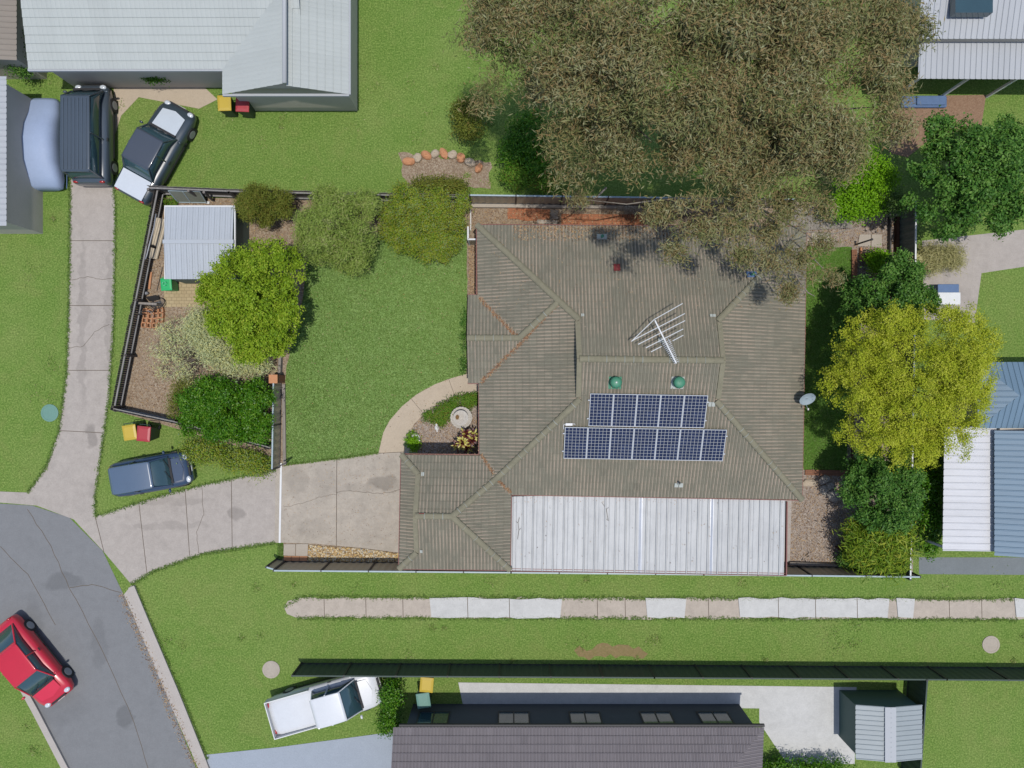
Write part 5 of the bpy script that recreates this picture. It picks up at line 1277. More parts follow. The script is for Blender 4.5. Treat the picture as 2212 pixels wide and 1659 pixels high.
# right hand side
tree('broadleaf_tree', 'dark green tree right of the side lawn, above the yellow tree', 'tree', (P(1870,640,1.5).x, P(1870,640,1.5).y), [(1929,635,2.8,1.3,1.3,1.2),(1884,640,2.4,.9,.9,.9),(1939,590,2.4,.9,.8,.9),(1844,665,2.0,.7,.7,.7),(1859,705,2.0,.9,.6,.7),(1964,660,2.8,.8,1.0,1.0),(1919,580,1.7,.6,.5,.6),(1859,620,2.1,.6,.5,.6)], 28000, (.12,.065), LF['deep'], .12, seed=21, lump=(15,.27), clump=.2, per=22, tone=.5)
tree('golden_tree', 'large feathery yellow tree spreading across the right hand fence', 'tree', (P(1990,840,1).x-1, P(1990,840,1).y), [(1860,760,4.0,1.2,1.2,.9),(1910,720,4.3,1.2,1.1,.9),(1840,830,4.0,1.1,1.0,.9),(1890,830,4.6,1.4,1.3,1.0),(1950,780,4.8,1.4,1.4,1.0),(1860,900,3.9,1.2,1.0,.9),(1930,900,4.5,1.4,1.3,1.0),(1995,840,5.0,1.5,1.6,1.1),(2050,800,4.8,1.4,1.5,1.1),(2090,740,4.3,1.1,1.1,.9),(2020,720,4.5,1.3,1.2,1.0),(2070,880,4.5,1.3,1.3,1.0),(2030,950,4.2,1.2,1.0,.9),(1970,960,4.0,1.2,.9,.9),(1910,960,3.6,.9,.7,.8),(2100,830,4.0,.8,1.0,.8)], 110000, (.085,.036), LF['yellow'], .18, seed=22, lump=(18,.36), clump=.2, per=34, tone=.5, shell=.75)
tree('broadleaf_tree', 'dense dark green tree below the yellow tree, over the leaf littered corner', 'tree', (P(1890,1060,1.2).x, P(1890,1060,1.2).y), [(1897,1040,2.6,1.2,1.1,1.0),(1932,1070,2.8,1.0,1.2,1.1),(1872,1080,2.2,.9,.9,.8),(1852,1030,2.1,.8,.7,.7),(1912,1110,2.4,1.0,.8,.9),(1952,1020,2.6,.7,.9,.9),(1847,990,2.0,.7,.5,.6),(1892,985,2.2,1.0,.5,.7)], 30000, (.12,.062), LF['deep'], .12, seed=23, lump=(15,.27), clump=.2, per=22, tone=.5)
pt = tree('golden_cane_palm', 'yellowish strappy palm clump above the bottom right corner of the yard', 'palm', (P(1890,1175,1).x, P(1890,1175,1).y), [(1890,1170,1.8,1.0,.8,.6),(1930,1160,2.0,.8,.9,.6),(1870,1200,1.5,.8,.5,.5),(1925,1205,1.6,.7,.6,.5),(1850,1150,1.3,.5,.4,.4)], 8000, (.34,.045), LF['palm'], .08, seed=24, clump=.5, per=18)
tree('low_shrub', 'small bluish green shrub at the foot of the bottom right fence corner', 'shrub', ground_of(1880,1215), [(1860,1215,.6,.9,.35,.35),(1900,1225,.6,.9,.35,.35),(1830,1205,.5,.4,.35,.3),(1930,1228,.6,.5,.35,.35)], 7000, (.09,.045), LF['deep'], .03, seed=25, clump=.25)
tree('bright_shrub', 'bright yellow green shrub at the top right behind the grey planks', 'shrub', (P(1835,450,.8).x, P(1835,450,.8).y), [(1815,448,1.5,.7,.6,.6),(1850,440,1.6,.8,.7,.7),(1880,445,1.4,.6,.5,.5),(1850,395,1.5,1.0,.7,.7)], 9000, (.10,.055), LF['bright'], .05, seed=26, clump=.3)
tree('corner_shrub', 'mid green shrub in the top right corner of the yard beside the dark fence', 'shrub', ground_of(1905,448), [(1905,440,1.3,.6,.45,.5),(1935,440,1.4,.6,.5,.5)], 4000, (.10,.05), LF['mid'], .04, seed=27, clump=.3)
tree('small_shrub', 'little red leaved plant in the raised bed at the upper right', 'plant', ground_of(1876,557), [(1875,557,.4,.16,.14,.14)], 260, (.1,.03), LF['red'], .02, seed=28, clump=.15)
tree('small_shrub', 'small fresh green shrub beside the raised bed at the upper right', 'shrub', ground_of(1893,562), [(1897,560,.8,.5,.4,.4),(1900,580,.9,.35,.4,.35)], 2400, (.10,.05), LF['bright'], .03, seed=29, clump=.25)
yk = empty('yucca', P(1972,562), 'pale spiky yucca rosette by the white topped right fence', 'plant'); l_ = []
blades(l_, P(1974,560,1.3), 30, .42, .04, lambda t, r: math.radians(8+60*t), random.Random(2), lambda t, r: .3+.6*r.random()); blade_mesh('rosette', l_, LF['straw'], yk)
mb = MB(); mb.tube([P(1974,560,1.3)*1.0*Vector((1,1,0)) if False else Vector((P(1974,560,1.3).x,P(1974,560,1.3).y,0)), P(1974,560,1.3)], .05, 8); mb.build('stem', M['bark'], yk, True)
# front bed
tree('ground_cover', 'low green ground cover along the inner edge of the curved path', 'plant', ground_of(965,885), [(938,898,.18,.5,.25,.2),(965,888,.22,.7,.4,.22),(1000,868,.22,.7,.32,.22),(1022,860,.2,.4,.25,.2),(950,905,.15,.3,.3,.18)], 7000, (.07,.04), LF['cover'], .02, seed=31, clump=.2, flat=.5)
tree('fern', 'small bright fern at the lower left of the front bed', 'plant', ground_of(888,955), [(890,950,.25,.28,.4,.2),(893,962,.2,.3,.3,.2)], 1200, (.1,.035), LF['bright'], .02, seed=32, clump=.2)
tree('creeper', 'thin green creeper along the wall of the west gable', 'plant', ground_of(1002,720), [(1003,690,.3,.08,.5,.25),(1003,740,.35,.1,.6,.3),(1003,785,.3,.1,.4,.25)], 900, (.08,.045), LF['deep'], .02, seed=33, clump=.2)
# gum trees to the north
e1 = [(1130,60,10,2.0,1.7,1.3),(1230,110,11,2.2,1.8,1.4),(1130,180,9,1.7,1.5,1.2),(1330,60,12,2.4,1.8,1.5),(1340,200,11.5,2.2,1.7,1.4),(1250,230,10,1.8,1.4,1.2),(1400,310,10,1.9,1.3,1.2),(1300,330,9,1.5,1.2,1.0),(1470,150,12,2.0,1.8,1.4),(1260,10,11,2.0,1.2,1.2),(1450,40,12,2.0,1.6,1.4)]
e2_ = [(1590,80,12,2.2,1.8,1.5),(1700,60,11.5,2.2,1.7,1.4),(1800,120,10.5,2.0,1.6,1.3),(1880,60,10,1.5,1.4,1.2),(1640,220,11.5,2.3,1.7,1.4),(1760,260,10.5,2.1,1.6,1.3),(1870,240,9.5,1.5,1.4,1.1),(1530,300,10.5,1.9,1.5,1.2),(1640,360,9.5,2.0,1.4,1.2),(1730,360,9.3,1.5,1.0,1.0)]
def gum(label, base, blobs, n, seed, group=None):
    t = tree('gum_tree', label, 'tree', base, blobs, n, (.2,.034), LF['euc'], .26, 'bark_g', None, seed, lump=(5.5,.46), droop=.3, clump=.5, per=70, shell=.2, tone=.65)
    t2 = t.children[0]
    return t
gum('tall sparse gum tree at top centre, the one nearer the pale tiled house', (P(1310,120,5).x, P(1310,120,5).y), e1, 66000, 41)
gum('tall sparse gum tree whose lower branches overhang the tiled roof', (P(1650,200,5).x, P(1650,200,5).y), e2_, 94000, 42)
# thin outer sprays of the second gum over the roof
gb = tree('gum_tree', 'slender grey gum leaning over the upper right of the tiled roof', 'tree', (P(1700,300,6).x, P(1700,300,6).y), [(1440,452,10.8,.7,.4,.4),(1490,455,11,1.0,.55,.5),(1570,450,11,1.1,.6,.5),(1650,445,10.5,1.1,.6,.5),(1500,505,10.8,.7,.4,.4),(1560,510,10.6,.8,.4,.4),(1480,540,10.4,.45,.25,.25),(1640,470,9.6,1.0,.5,.5),(1610,555,8.5,.7,.3,.35),(1700,440,8.5,1.0,.6,.5),(1690,500,8,.7,.4,.4),(1760,465,7.5,.7,.4,.4),(1660,575,6.8,.6,.3,.3),(1720,560,6.3,.45,.35,.3),(1690,640,5.8,.35,.42,.3),(1755,585,6.0,.5,.35,.3),(1785,540,6.3,.5,.3,.3),(1260,432,6.4,.35,.15,.2),(1795,600,5.8,.35,.2,.25)], 14000, (.19,.032), LF['euc'], .12, 'bark_g', seed=43, lump=(8,.28), droop=.3, clump=.34, per=30, shell=.1, tone=.55)
for pts in ([(1620,380,9.6),(1640,450,10.2),(1560,500,10.4),(1490,510,10.4)], [(1660,470,6.6),(1690,530,6.3),(1722,600,6.0),(1745,632,5.9),(1760,640,5.8)], [(1735,618,5.95),(1738,640,5.7)], [(1690,440,6.9),(1740,500,6.4),(1800,505,6.2),(1850,490,6.1)], [(1310,405,6.6),(1290,425,6.3),(1265,436,6.1)]):
    mb = MB(); q_ = [P(*p) for p in pts]; mb.tube(q_, [.045*(1-.7*i/(len(q_)-1)) for i in range(len(q_))], 7); mb.build('limb', M['bark_g'], gb, True, True)
# neighbours' planting
tree('broadleaf_tree', 'big dark green tree in the neighbour yard beyond the top right fence corner', 'tree', (P(2090,380,2).x, P(2090,380,2).y), [(2090,370,4,1.9,1.7,1.3),(2030,400,3.6,1.5,1.4,1.1),(2150,350,3.8,1.6,1.5,1.2),(2120,430,3.4,1.6,1.1,1.0),(2040,310,3.4,1.2,1.0,.9),(2190,400,3.4,1.3,1.3,1.0),(2030,470,2.8,1.1,.8,.8),(2140,470,2.8,1.3,.8,.8),(2200,300,3,1.2,1.0,.9)], 44000, (.14,.075), LF['deep'], .18, seed=51, lump=(12,.34), clump=.24, per=24, tone=.55)
tree('yellow_shrub', 'yellowish green shrub by the boundary below the big gum trees', 'shrub', (P(1870,370,1).x, P(1870,370,1).y), [(1870,365,2.0,1.0,.9,.7),(1905,390,1.8,.7,.6,.5)], 6000, (.12,.05), LF['bright'], .05, seed=52, clump=.35)
tree('neighbour_shrub', 'rounded olive bush in the neighbour lawn, left of the gum trees', 'shrub', ground_of(1012,258), [(1012,262,1.2,.7,.9,.6),(1000,240,1.2,.5,.5,.5)], 5000, (.11,.045), LF['olive'], .04, seed=53, clump=.3)
tree('neighbour_shrub', 'dark green bush at the foot of the gum trees', 'shrub', ground_of(1150,300), [(1140,300,1.6,.9,1.2,.8),(1160,350,1.4,.7,.7,.6),(1110,330,1.2,.6,.6,.5)], 8000, (.12,.06), LF['dark'], .05, seed=54, clump=.35)
tree('neighbour_shrub', 'fresh green bush between the dark bush and the top fence', 'shrub', ground_of(1150,390), [(1120,380,1.1,.8,.5,.5),(1180,395,1.1,.8,.4,.5)], 5000, (.1,.05), LF['cover'], .04, seed=55, clump=.3)
tree('neighbour_shrub', 'flat dark olive shrub inside the curved stone edging', 'shrub', ground_of(945,402), [(930,400,.7,.9,.35,.4),(975,404,.7,.8,.3,.4)], 5000, (.09,.04), LF['olive'], .03, seed=56, clump=.3)
tree('neighbour_shrub', 'low olive shrub on the verge above the dark blue car driveway', 'shrub', ground_of(480,985), [(440,975,.6,1.1,.5,.45),(520,995,.6,1.1,.45,.45),(560,1010,.5,.5,.3,.35)], 9000, (.09,.04), LF['square'], .03, seed=57, clump=.35)
tree('neighbour_shrub', 'dark shrub beside the brown shed in the top left corner', 'shrub', ground_of(48,95), [(50,90,1.2,.4,.9,.5),(44,140,1.0,.4,.6,.5)], 4000, (.1,.05), LF['deep'], .04, seed=58, clump=.3)
tree('neighbour_shrub', 'small hedge bush against the front wall of the pale tiled house', 'shrub', ground_of(330,166), [(335,163,.9,.6,.25,.35)], 2600, (.09,.045), LF['dark'], .03, seed=59, clump=.25)
tree('straw_grass_tuft', 'pale straw coloured ornamental grass right of the yard, under the big dark tree', 'grass', ground_of(2020,560), [(2010,560,.6,.8,.6,.35),(2060,555,.6,.5,.5,.3)], 6000, (.3,.02), LF['straw'], .03, seed=60, clump=.35)
tree('neighbour_shrub', 'green shrub strip below the golden tree, outside the right fence', 'shrub', ground_of(2010,1060), [(2010,1050,1.0,.5,.9,.5),(2012,1120,1.0,.5,.8,.5),(2008,1170,.8,.4,.6,.4)], 6500, (.12,.06), LF['dark'], .04, seed=61, clump=.3)
tree('neighbour_shrub', 'green bush beside the white utility truck', 'shrub', ground_of(842,1520), [(845,1505,.9,.4,.8,.5),(840,1560,.7,.5,.5,.4)], 5000, (.1,.05), LF['dark'], .03, seed=62, clump=.3)
tree('neighbour_shrub', 'clipped green shrub below the patio slab at the bottom edge', 'shrub', ground_of(1720,1650), [(1700,1660,.6,1.2,.4,.4),(1780,1662,.6,1.2,.4,.4)], 6000, (.1,.05), LF['dark'], .03, seed=63, clump=.3)
# ------------------------------------------------------------------ LOOSE GROUND MATERIAL
gz = lambda z: (lambda x, y: z)
scatter('leaf_litter', 9000, poly_region([(338,427),(1010,440),(1010,500),(650,520),(655,640),(600,820),(596,960),(262,884)]), gz(.006), (.09,.03), M['litter'], 1, label='dry leaves and bark chips over the mulched yard left of the lawn', cat='leaf litter')
scatter('leaf_litter', 8000, poly_region([(1745,440),(1930,450),(1925,1225),(1700,1222),(1705,1085),(1740,1085),(1740,1020),(1838,1018),(1842,532),(1745,528)]), gz(.010), (.09,.03), M['litter'], 2, label='dry leaves over the bare strip right of the house', cat='leaf litter')
scatter('leaf_litter', 1300, poly_region([(1018,452),(1420,458),(1420,500),(1018,500)]), gz(.042), (.09,.03), M['litter'], 3, label='dry leaves along the top brick paving', cat='leaf litter')
scatter('leaf_litter', 1500, poly_region([(890,900),(1035,900),(1035,978),(885,978)]), gz(.014), (.07,.03), M['litter'], 4, label='dry leaves in the front garden bed', cat='leaf litter')
scatter('leaf_litter', 1000, poly_region([(1012,530),(1032,530),(1030,636),(1012,636)]), gz(.006), (.08,.03), M['litter'], 14, label='dry leaves in the narrow strip by the house corner', cat='leaf litter')
def rz_(x, y): return roof_z(x, y)+.012
def yroof(px0, px1, py0, py1):
    a = P(px0, py0, 2.6); b = P(px1, py1, 2.6)
    return lambda r: (r.uniform(a.x, b.x), a.y+(b.y-a.y)*r.random()**2.2)
scatter('leaf_litter', 2600, yroof(1110, 1640, 488, 522), rz_, (.10,.03), M['litter'], 5, label='dry gum leaves along the top gutter of the tiled roof', cat='leaf litter')
scatter('leaf_litter', 700, lambda r: (lambda p: (p.x, p.y))(P(r.uniform(1060,1720), 490+180*r.random(), 3)), rz_, (.08,.02), M['litter'], 6, label='stray gum leaves on the north roof slope', cat='leaf litter')
for k, (pts, lb, n, w) in enumerate((([(1034,640),(1115,728)], 'orange dry leaves in the valley above the west gable', 520, .045), ([(1037,826),(1125,742),(1203,658)], 'orange dry leaves in the long valley below the west gable', 900, .045), ([(1038,984),(1066,1026)], 'orange dry leaves in the short valley by the front bed', 220, .035), ([(1070,1034),(1104,1068)], 'orange dry leaves in the valley above the patio cover', 220, .035))):
    scatter('leaf_litter', n, band_region(pts, w, 3.0), rz_, (.08,.028), M['litter_o'], 20+k, label=lb, cat='leaf litter')
for k, (a_, b_, lb) in enumerate((((1104,1068),(1732,1079),'the patio gutter'), ((866,981.5),(1036,983),'the garage gutter'), ((1035,983),(1035,828),'the west gutter'), ((1733,1079),(1742,490),'the right hand gutter'), ((1030,637),(1030,486),'the upper left gutter'))):
    L_ = (Vector(a_)-Vector(b_)).length
    def reg(r, a_=a_, b_=b_):
        t = r.random(); p = P(a_[0]+(b_[0]-a_[0])*t, a_[1]+(b_[1]-a_[1])*t, ZE); return p.x+r.gauss(0,.02), p.y+r.gauss(0,.02)
    scatter('leaf_litter', int(L_*1.3), reg, gz(ZE-.03), (.07,.025), M['litter_o'], 30+k, label='orange dry leaves lying in '+lb, cat='leaf litter')
scatter('leaf_litter', 260, lambda r: (lambda p: (p.x, p.y))(P(r.uniform(1110,1690), 1074+(150*r.random() if r.random() < .35 else 12*r.random()), 2.3)), lambda x, y: 2.3, (.09,.02), M['litter'], 40, label='scraps of dry leaf on the white patio cover', cat='leaf litter')
# pebbles
r_ = random.Random(9); vs = []; fs = []; ts = []; f_ = poly_region([(667,1178),(780,1185),(864,1196),(864,1214),(665,1211)])
for i in range(2600):
    x, y = f_(r_); s_ = r_.uniform(.025,.06); a = r_.uniform(0, 6.28); b = len(vs); el = r_.uniform(.6,1)
    M3 = Matrix.Rotation(a, 3, 'Z')
    for z, k in ((-.2,.7),(.25,1.0),(.7,.6)):
        for j_ in range(7): vs.append(tuple(M3 @ Vector((math.cos(j_*.8976)*s_*k, math.sin(j_*.8976)*s_*k*el, 0))+Vector((x, y, .02+z*s_*.7))))
    for l_ in range(2): fs += [(b+l_*7+j_, b+l_*7+(j_+1)%7, b+l_*7+7+(j_+1)%7, b+l_*7+7+j_) for j_ in range(7)]
    fs.append(tuple(b+14+j_ for j_ in range(7))); ts += [r_.random()]*15
    t0 = ts[-1]
me = bpy.data.meshes.new('river_pebbles'); me.from_pydata(vs, [], fs); at = me.attributes.new('tint', 'FLOAT', 'FACE'); at.data.foreach_set('value', np.array(ts, dtype=np.float32))
tag(link('river_pebbles', me, M['pebble'], None, False, True), 'strip of rounded tan river pebbles below the driveway', 'pebbles', None, 'stuff')
# fringe of grass blades along the lawn edges and over the lawns
def tufts(name, n, region, z, cols, seed, label, size=(.09,.016)):
    r = np.random.default_rng(seed); q = random.Random(seed); C = np.array([(*region(q), z) for _ in range(n)]); N = r.normal(size=(n,3)); N[:,2] = np.abs(N[:,2])+.6; T = r.normal(size=(n,3)); T[:,2] += .9
    C[:,2] += size[0]*.25
    L = size[0]*(.6+.8*r.random(n)); Wd = size[1]*(.7+.6*r.random(n)); 
    return tag(link(name, leaf_mesh(name, C, N, T, L, Wd, r.random(n)), cols), label, 'grass', None, 'stuff')
gl = m_leaf('lawn_blade', [A(80,120,34), A(108,142,54), A(134,162,78), A(160,182,110)], .3)
tufts('lawn_blades', 60000, poly_region(LAWN), .012, gl, 1, 'short mown grass of the front lawn')
tufts('lawn_blades', 16000, poly_region([(1738,534),(1840,536),(1836,1014),(1732,1012)]), .012, gl, 2, 'short grass of the narrow side lawn')
tufts('lawn_blades', 900, poly_region([(600,1174),(612,1174),(613,1204),(601,1212)]), .012, gl, 3, 'grass tuft beside the paving slabs')
def edge_tufts(pts, n, w, seed, label): tufts('edge_grass', n, band_region(pts, w, 0), .012, gl, seed, label, (.13,.022))
edge_tufts([(152,380),(150,600),(145,800),(128,930),(100,1010),(60,1064)], 2600, .05, 11, 'grass creeping over the left edge of the shared driveway')
edge_tufts([(246,380),(250,480),(246,700),(236,860),(222,960),(206,1070),(206,1116),(330,1076),(440,1047),(597,1016)], 3000, .05, 12, 'grass creeping over the right edge of the shared driveway')
edge_tufts([(597,1172),(440,1196),(332,1234),(284,1262)], 1500, .05, 13, 'grass creeping over the lower edge of the driveway')
edge_tufts([(292,1266),(338,1372),(392,1500),(448,1640)], 1800, .05, 14, 'grass hanging over the kerb of the road')
edge_tufts([(614,1312),(650,1289),(1200,1291),(2200,1294)], 4200, .06, 15, 'grass along the upper edge of the drain slabs')
edge_tufts([(640,1335),(1200,1335),(2200,1339)], 4200, .06, 16, 'grass along the lower edge of the drain slabs')
edge_tufts([(612,1004),(728,991),(818,978)], 900, .03, 17, 'grass fringe of the front lawn along the driveway')
rw = random.Random(77); wc = []
while len(wc) < 150:
    px, py = rw.uniform(-20, 2230), rw.uniform(-20, 1680)
    if (230 < px < 1990 and 400 < py < 1250) or inside([P(*p) for p in ROADP], P(px,py).x, P(px,py).y) or (140 < px < 620 and 1010 < py < 1240) or (120 < px < 262 and py > 380) or 1275 < py < 1350 or (py > 1430 and px > 410) or (px > 1900 and py < 1260) or px < 60: continue
    p = P(px, py); wc.append((p.x, p.y, rw.uniform(.06,.3)))
def wreg(r):
    x, y, q = r.choice(wc); return x+r.gauss(0, q), y+r.gauss(0, q)
tufts('weeds', 9000, wreg, .0, m_leaf('verge_weed', [A(110,150,58), A(134,168,74), A(160,178,96), A(186,184,124)], .3), 21, 'weeds and longer tufts scattered through the surrounding grass', (.11,.03))
scatter('leaf_litter', 900, band_region([(262,1282),(318,1410),(372,1540),(430,1670)], .12, 0), gz(.016), (.08,.03), M['litter'], 50, label='dry leaves gathered in the road gutter', cat='leaf litter')
scatter('leaf_litter', 500, poly_region([(612,1010),(866,980),(866,1180),(612,1170)]), gz(.038), (.06,.02), M['litter'], 51, label='a few dry leaves blown across the driveway', cat='leaf litter')
scatter('leaf_litter', 500, lambda r: (lambda p: (p.x, p.y))(P(r.uniform(620,1005), r.uniform(560,990))), gz(.05), (.06,.025), M['litter'], 52, label='a few fallen leaves on the front lawn', cat='leaf litter')
#@@CARS
# ------------------------------------------------------------------ SIDE YARD OBJECTS
bd = empty('plank_platform', P(1770, 480), 'weathered grey plank platform with a curved edge under the gum branches', 'platform')
for i in range(22):
    x0 = 1702+i*6.3; y1 = 497-10*((i-10.5)/11)**2*(-1 if i > 10 else .4)+rr.uniform(-1,1); y1 = 500-6*(i/21)
    a_, b_ = P(x0, 456+rr.uniform(-1,1)), P(x0, y1); mb = MB(); mb.bar(a_+Vector((0,0,.12)), b_+Vector((0,0,.12)), .13, .03); mb.build('plank', M['timber'], bd, True)
for y in (462, 492): mb = MB(); mb.bar(P(1702,y)+Vector((0,0,.06)), P(1836,y)+Vector((0,0,.06)), .07, .08); mb.build('joist', M['timber'], bd, True)
def edge(pts, w, h, mat, label, name='edging'):
    q = [P(x, y) for x, y in pts]; mb = MB()
    for a, b in zip(q[:-1], q[1:]): mb.bar(a+Vector((0,0,h/2+.004)), b+Vector((0,0,h/2+.004)), w, h)
    return tag(mb.build(name, M[mat]), label, 'edging')
edge([(1843,540),(1845,690)], .24, .12, 'edge', 'brick edging on the right side of the narrow side lawn')
edge([(1738,1020),(1838,1022)], .26, .08, 'edge', 'short brick edging at the lower end of the side lawn')
edge([(1857,536),(1857,561)], .08, .16, 'terracotta', 'left brick edge of the small raised bed at the upper right')
edge([(1859,561),(1890,562)], .08, .16, 'terracotta', 'bottom brick edge of the small raised bed at the upper right')
edge([(1852,578),(1906,579)], .1, .18, 'timber', 'pale timber edge below the small raised bed')
edge([(1919,470),(1917,575)], .06, .25, 'post', 'thin dark edging strip left of the long bed by the dark fence')
edge([(1934,470),(1932,575)], .1, .3, 'brownwood', 'brown sleeper along the foot of the dark right fence')
edge([(1908,467),(1934,468)], .08, .3, 'timber', 'short pale sleeper at the head of the long bed by the dark fence')
edge([(1703,1215),(1765,1217),(1838,1221)], .12, .2, 'timber', 'low grey timber sleeper at the foot of the bottom right fence')
edge([(1840,1022),(1842,700)], .1, .06, 'brownwood', 'dark timber edging hidden under the right hand trees')
cp_ = empty('clothes_line_post', P(1858,523), 'black metal post standing on the two joined paving slabs', 'post'); p = P(1884,517,1.35)
mb = MB(); mb.tube([(p.x-.12, p.y+.02, 0), (p.x-.06, p.y+.01, .7), p], .04, 10); mb.build('pole', M['post'], cp_, True, True); mb = MB(); mb.ell(p, (.055,.055,.03)); mb.build('cap', M['post'], cp_, True, True)
for k, (x, y, a_, b_, h_, lb) in enumerate(((1747,1043,.36,.18,.1,'flat tan rock beside the right gutter, leftmost of the rock group'), (1778,1035,.28,.2,.2,'grey boulder nearest the brick edging'), (1793,1050,.22,.2,.08,'flat square grey stone between two boulders'), (1779,1058,.26,.22,.1,'pale broken slab in the middle of the rock group'), (1798,1070,.34,.26,.24,'large pale boulder, lowest of the rock group'))):
    p = P(x, y); mb = MB(); mb.ell((p.x, p.y, h_*.4), (a_, b_, h_), Matrix.Rotation(.6*k,3,'Z'), 12, 7, .14); tag(mb.build('rock', M['stone'] if k else M['path'], None, False, False), lb, 'rock')
bn = empty('garden_bench', P(1824,1166), 'dark brown slatted bench half under the golden palm', 'bench', None, math.radians(-32))
for i in range(5): mb = MB(); mb.box(-.24+i*.105, -.15+i*.105, -.62, .62, .40, .43); mb.build('slat', M['brownwood'], bn)
for i in range(3): mb = MB(); mb.box(.27, .295, -.62, .62, .5+i*.12, .59+i*.12); mb.build('back_slat', M['brownwood'], bn)
for x in (-.2,.26):
    for y in (-.5,.5): mb = MB(); mb.box(x-.03,x+.03,y-.03,y+.03,0,.40 if x < 0 else .84); mb.build('leg', M['brownwood'], bn)
for k in range(6):
    mb = MB(); x, y = 1738+rr.uniform(-8,14), 1190+k*5; p, q_ = P(x, y), P(x+rr.uniform(-8,8), y+rr.uniform(3,8)); mb.tube([p+Vector((0,0,.03)), p.lerp(q_,.5)+Vector((.03,.02,.06)), q_+Vector((0,0,.03))], .012, 6)
    tag(mb.build('twig', M['post']), 'dark twig on the leaf littered ground near the bottom right fence', 'twig', 'twigs near the bottom right fence')
# branches dropped on the patio roof
for pts, lb in (([(1118,1165),(1121,1145),(1119,1130),(1122,1118)], 'forked dry twig on the left end of the white patio cover'), ([(1300,1085),(1310,1100),(1314,1125)], 'thin dry twig on the white patio cover near the tiled roof')):
    q_ = [P(x, y, 2.33) for x, y in pts]; mb = MB(); mb.tube(q_, .01, 5); mb.tube([q_[1], q_[1]+Vector((.1,.08,.01))], .006, 5); mb.tube([q_[2], q_[2]+Vector((-.1,.08,.01))], .006, 5); tag(mb.build('twig', M['bark']), lb, 'twig')
# curved stone edging in the neighbour garden
for k in range(9):
    t_ = k/8; x = 884+150*t_; y = 350-26*math.sin(math.pi*t_*.8)+30*t_*t_; p = P(x, y); mb = MB(); mb.ell((p.x, p.y, .1), (.24+.08*rnd(), .17+.05*rnd(), .16), Matrix.Rotation(k*1.3,3,'Z'), 10, 6, .12)
    tag(mb.build('edging_rock', M['path'] if k % 2 else M['terracotta']), 'pinkish rock in the curved garden edging left of the gum trees', 'rock', 'rocks of the curved garden edging')
# storage things right of the yard
bx_ = empty('storage_box', P(2032,640), 'blue grey garden storage box with a white lid, right of the golden tree', 'box'); mb = MB(); mb.box(-.5,.5,-.45,.5,0,.6); bevel(mb.build('body', M['bluetarp'], bx_), .03); mb = MB(); mb.box(-.53,.53,-.48,.1,.6,.66); bevel(mb.build('lid', M['white'], bx_), .02)
pl2 = empty('paddling_pool', P(1992,222), 'blue folded tarpaulin on the ground by the grey patio roof', 'tarpaulin'); mb = MB(); mb.box(-1.1,1.1,-.28,.28,0,.18); o = bevel(mb.build('fold', M['bluetarp'], pl2), .08, 3); mb = MB(); mb.box(-.4,1.0,-.2,.24,.18,.27); bevel(mb.build('flap', M['bluetarp'], pl2), .04, 3)
pl2.name = 'folded_tarpaulin'
for x, y, lb in ((586,1446,'round pale pit lid in the verge grass by the road'), (2140,1392,'round whitish pit lid in the grass strip at the right'), (108,892,'round greenish pit lid in the grass left of the shared driveway')):
    p = P(x, y); mb = MB(); mb.lathe([(.42,0),(.42,.03),(.34,.035),(.33,.025),(.05,.028)], 24, None, (p.x, p.y, .004)); tag(mb.build('pit_lid', M['slab'] if x > 200 else M['binteal'], None, False, False), lb, 'pit lid')
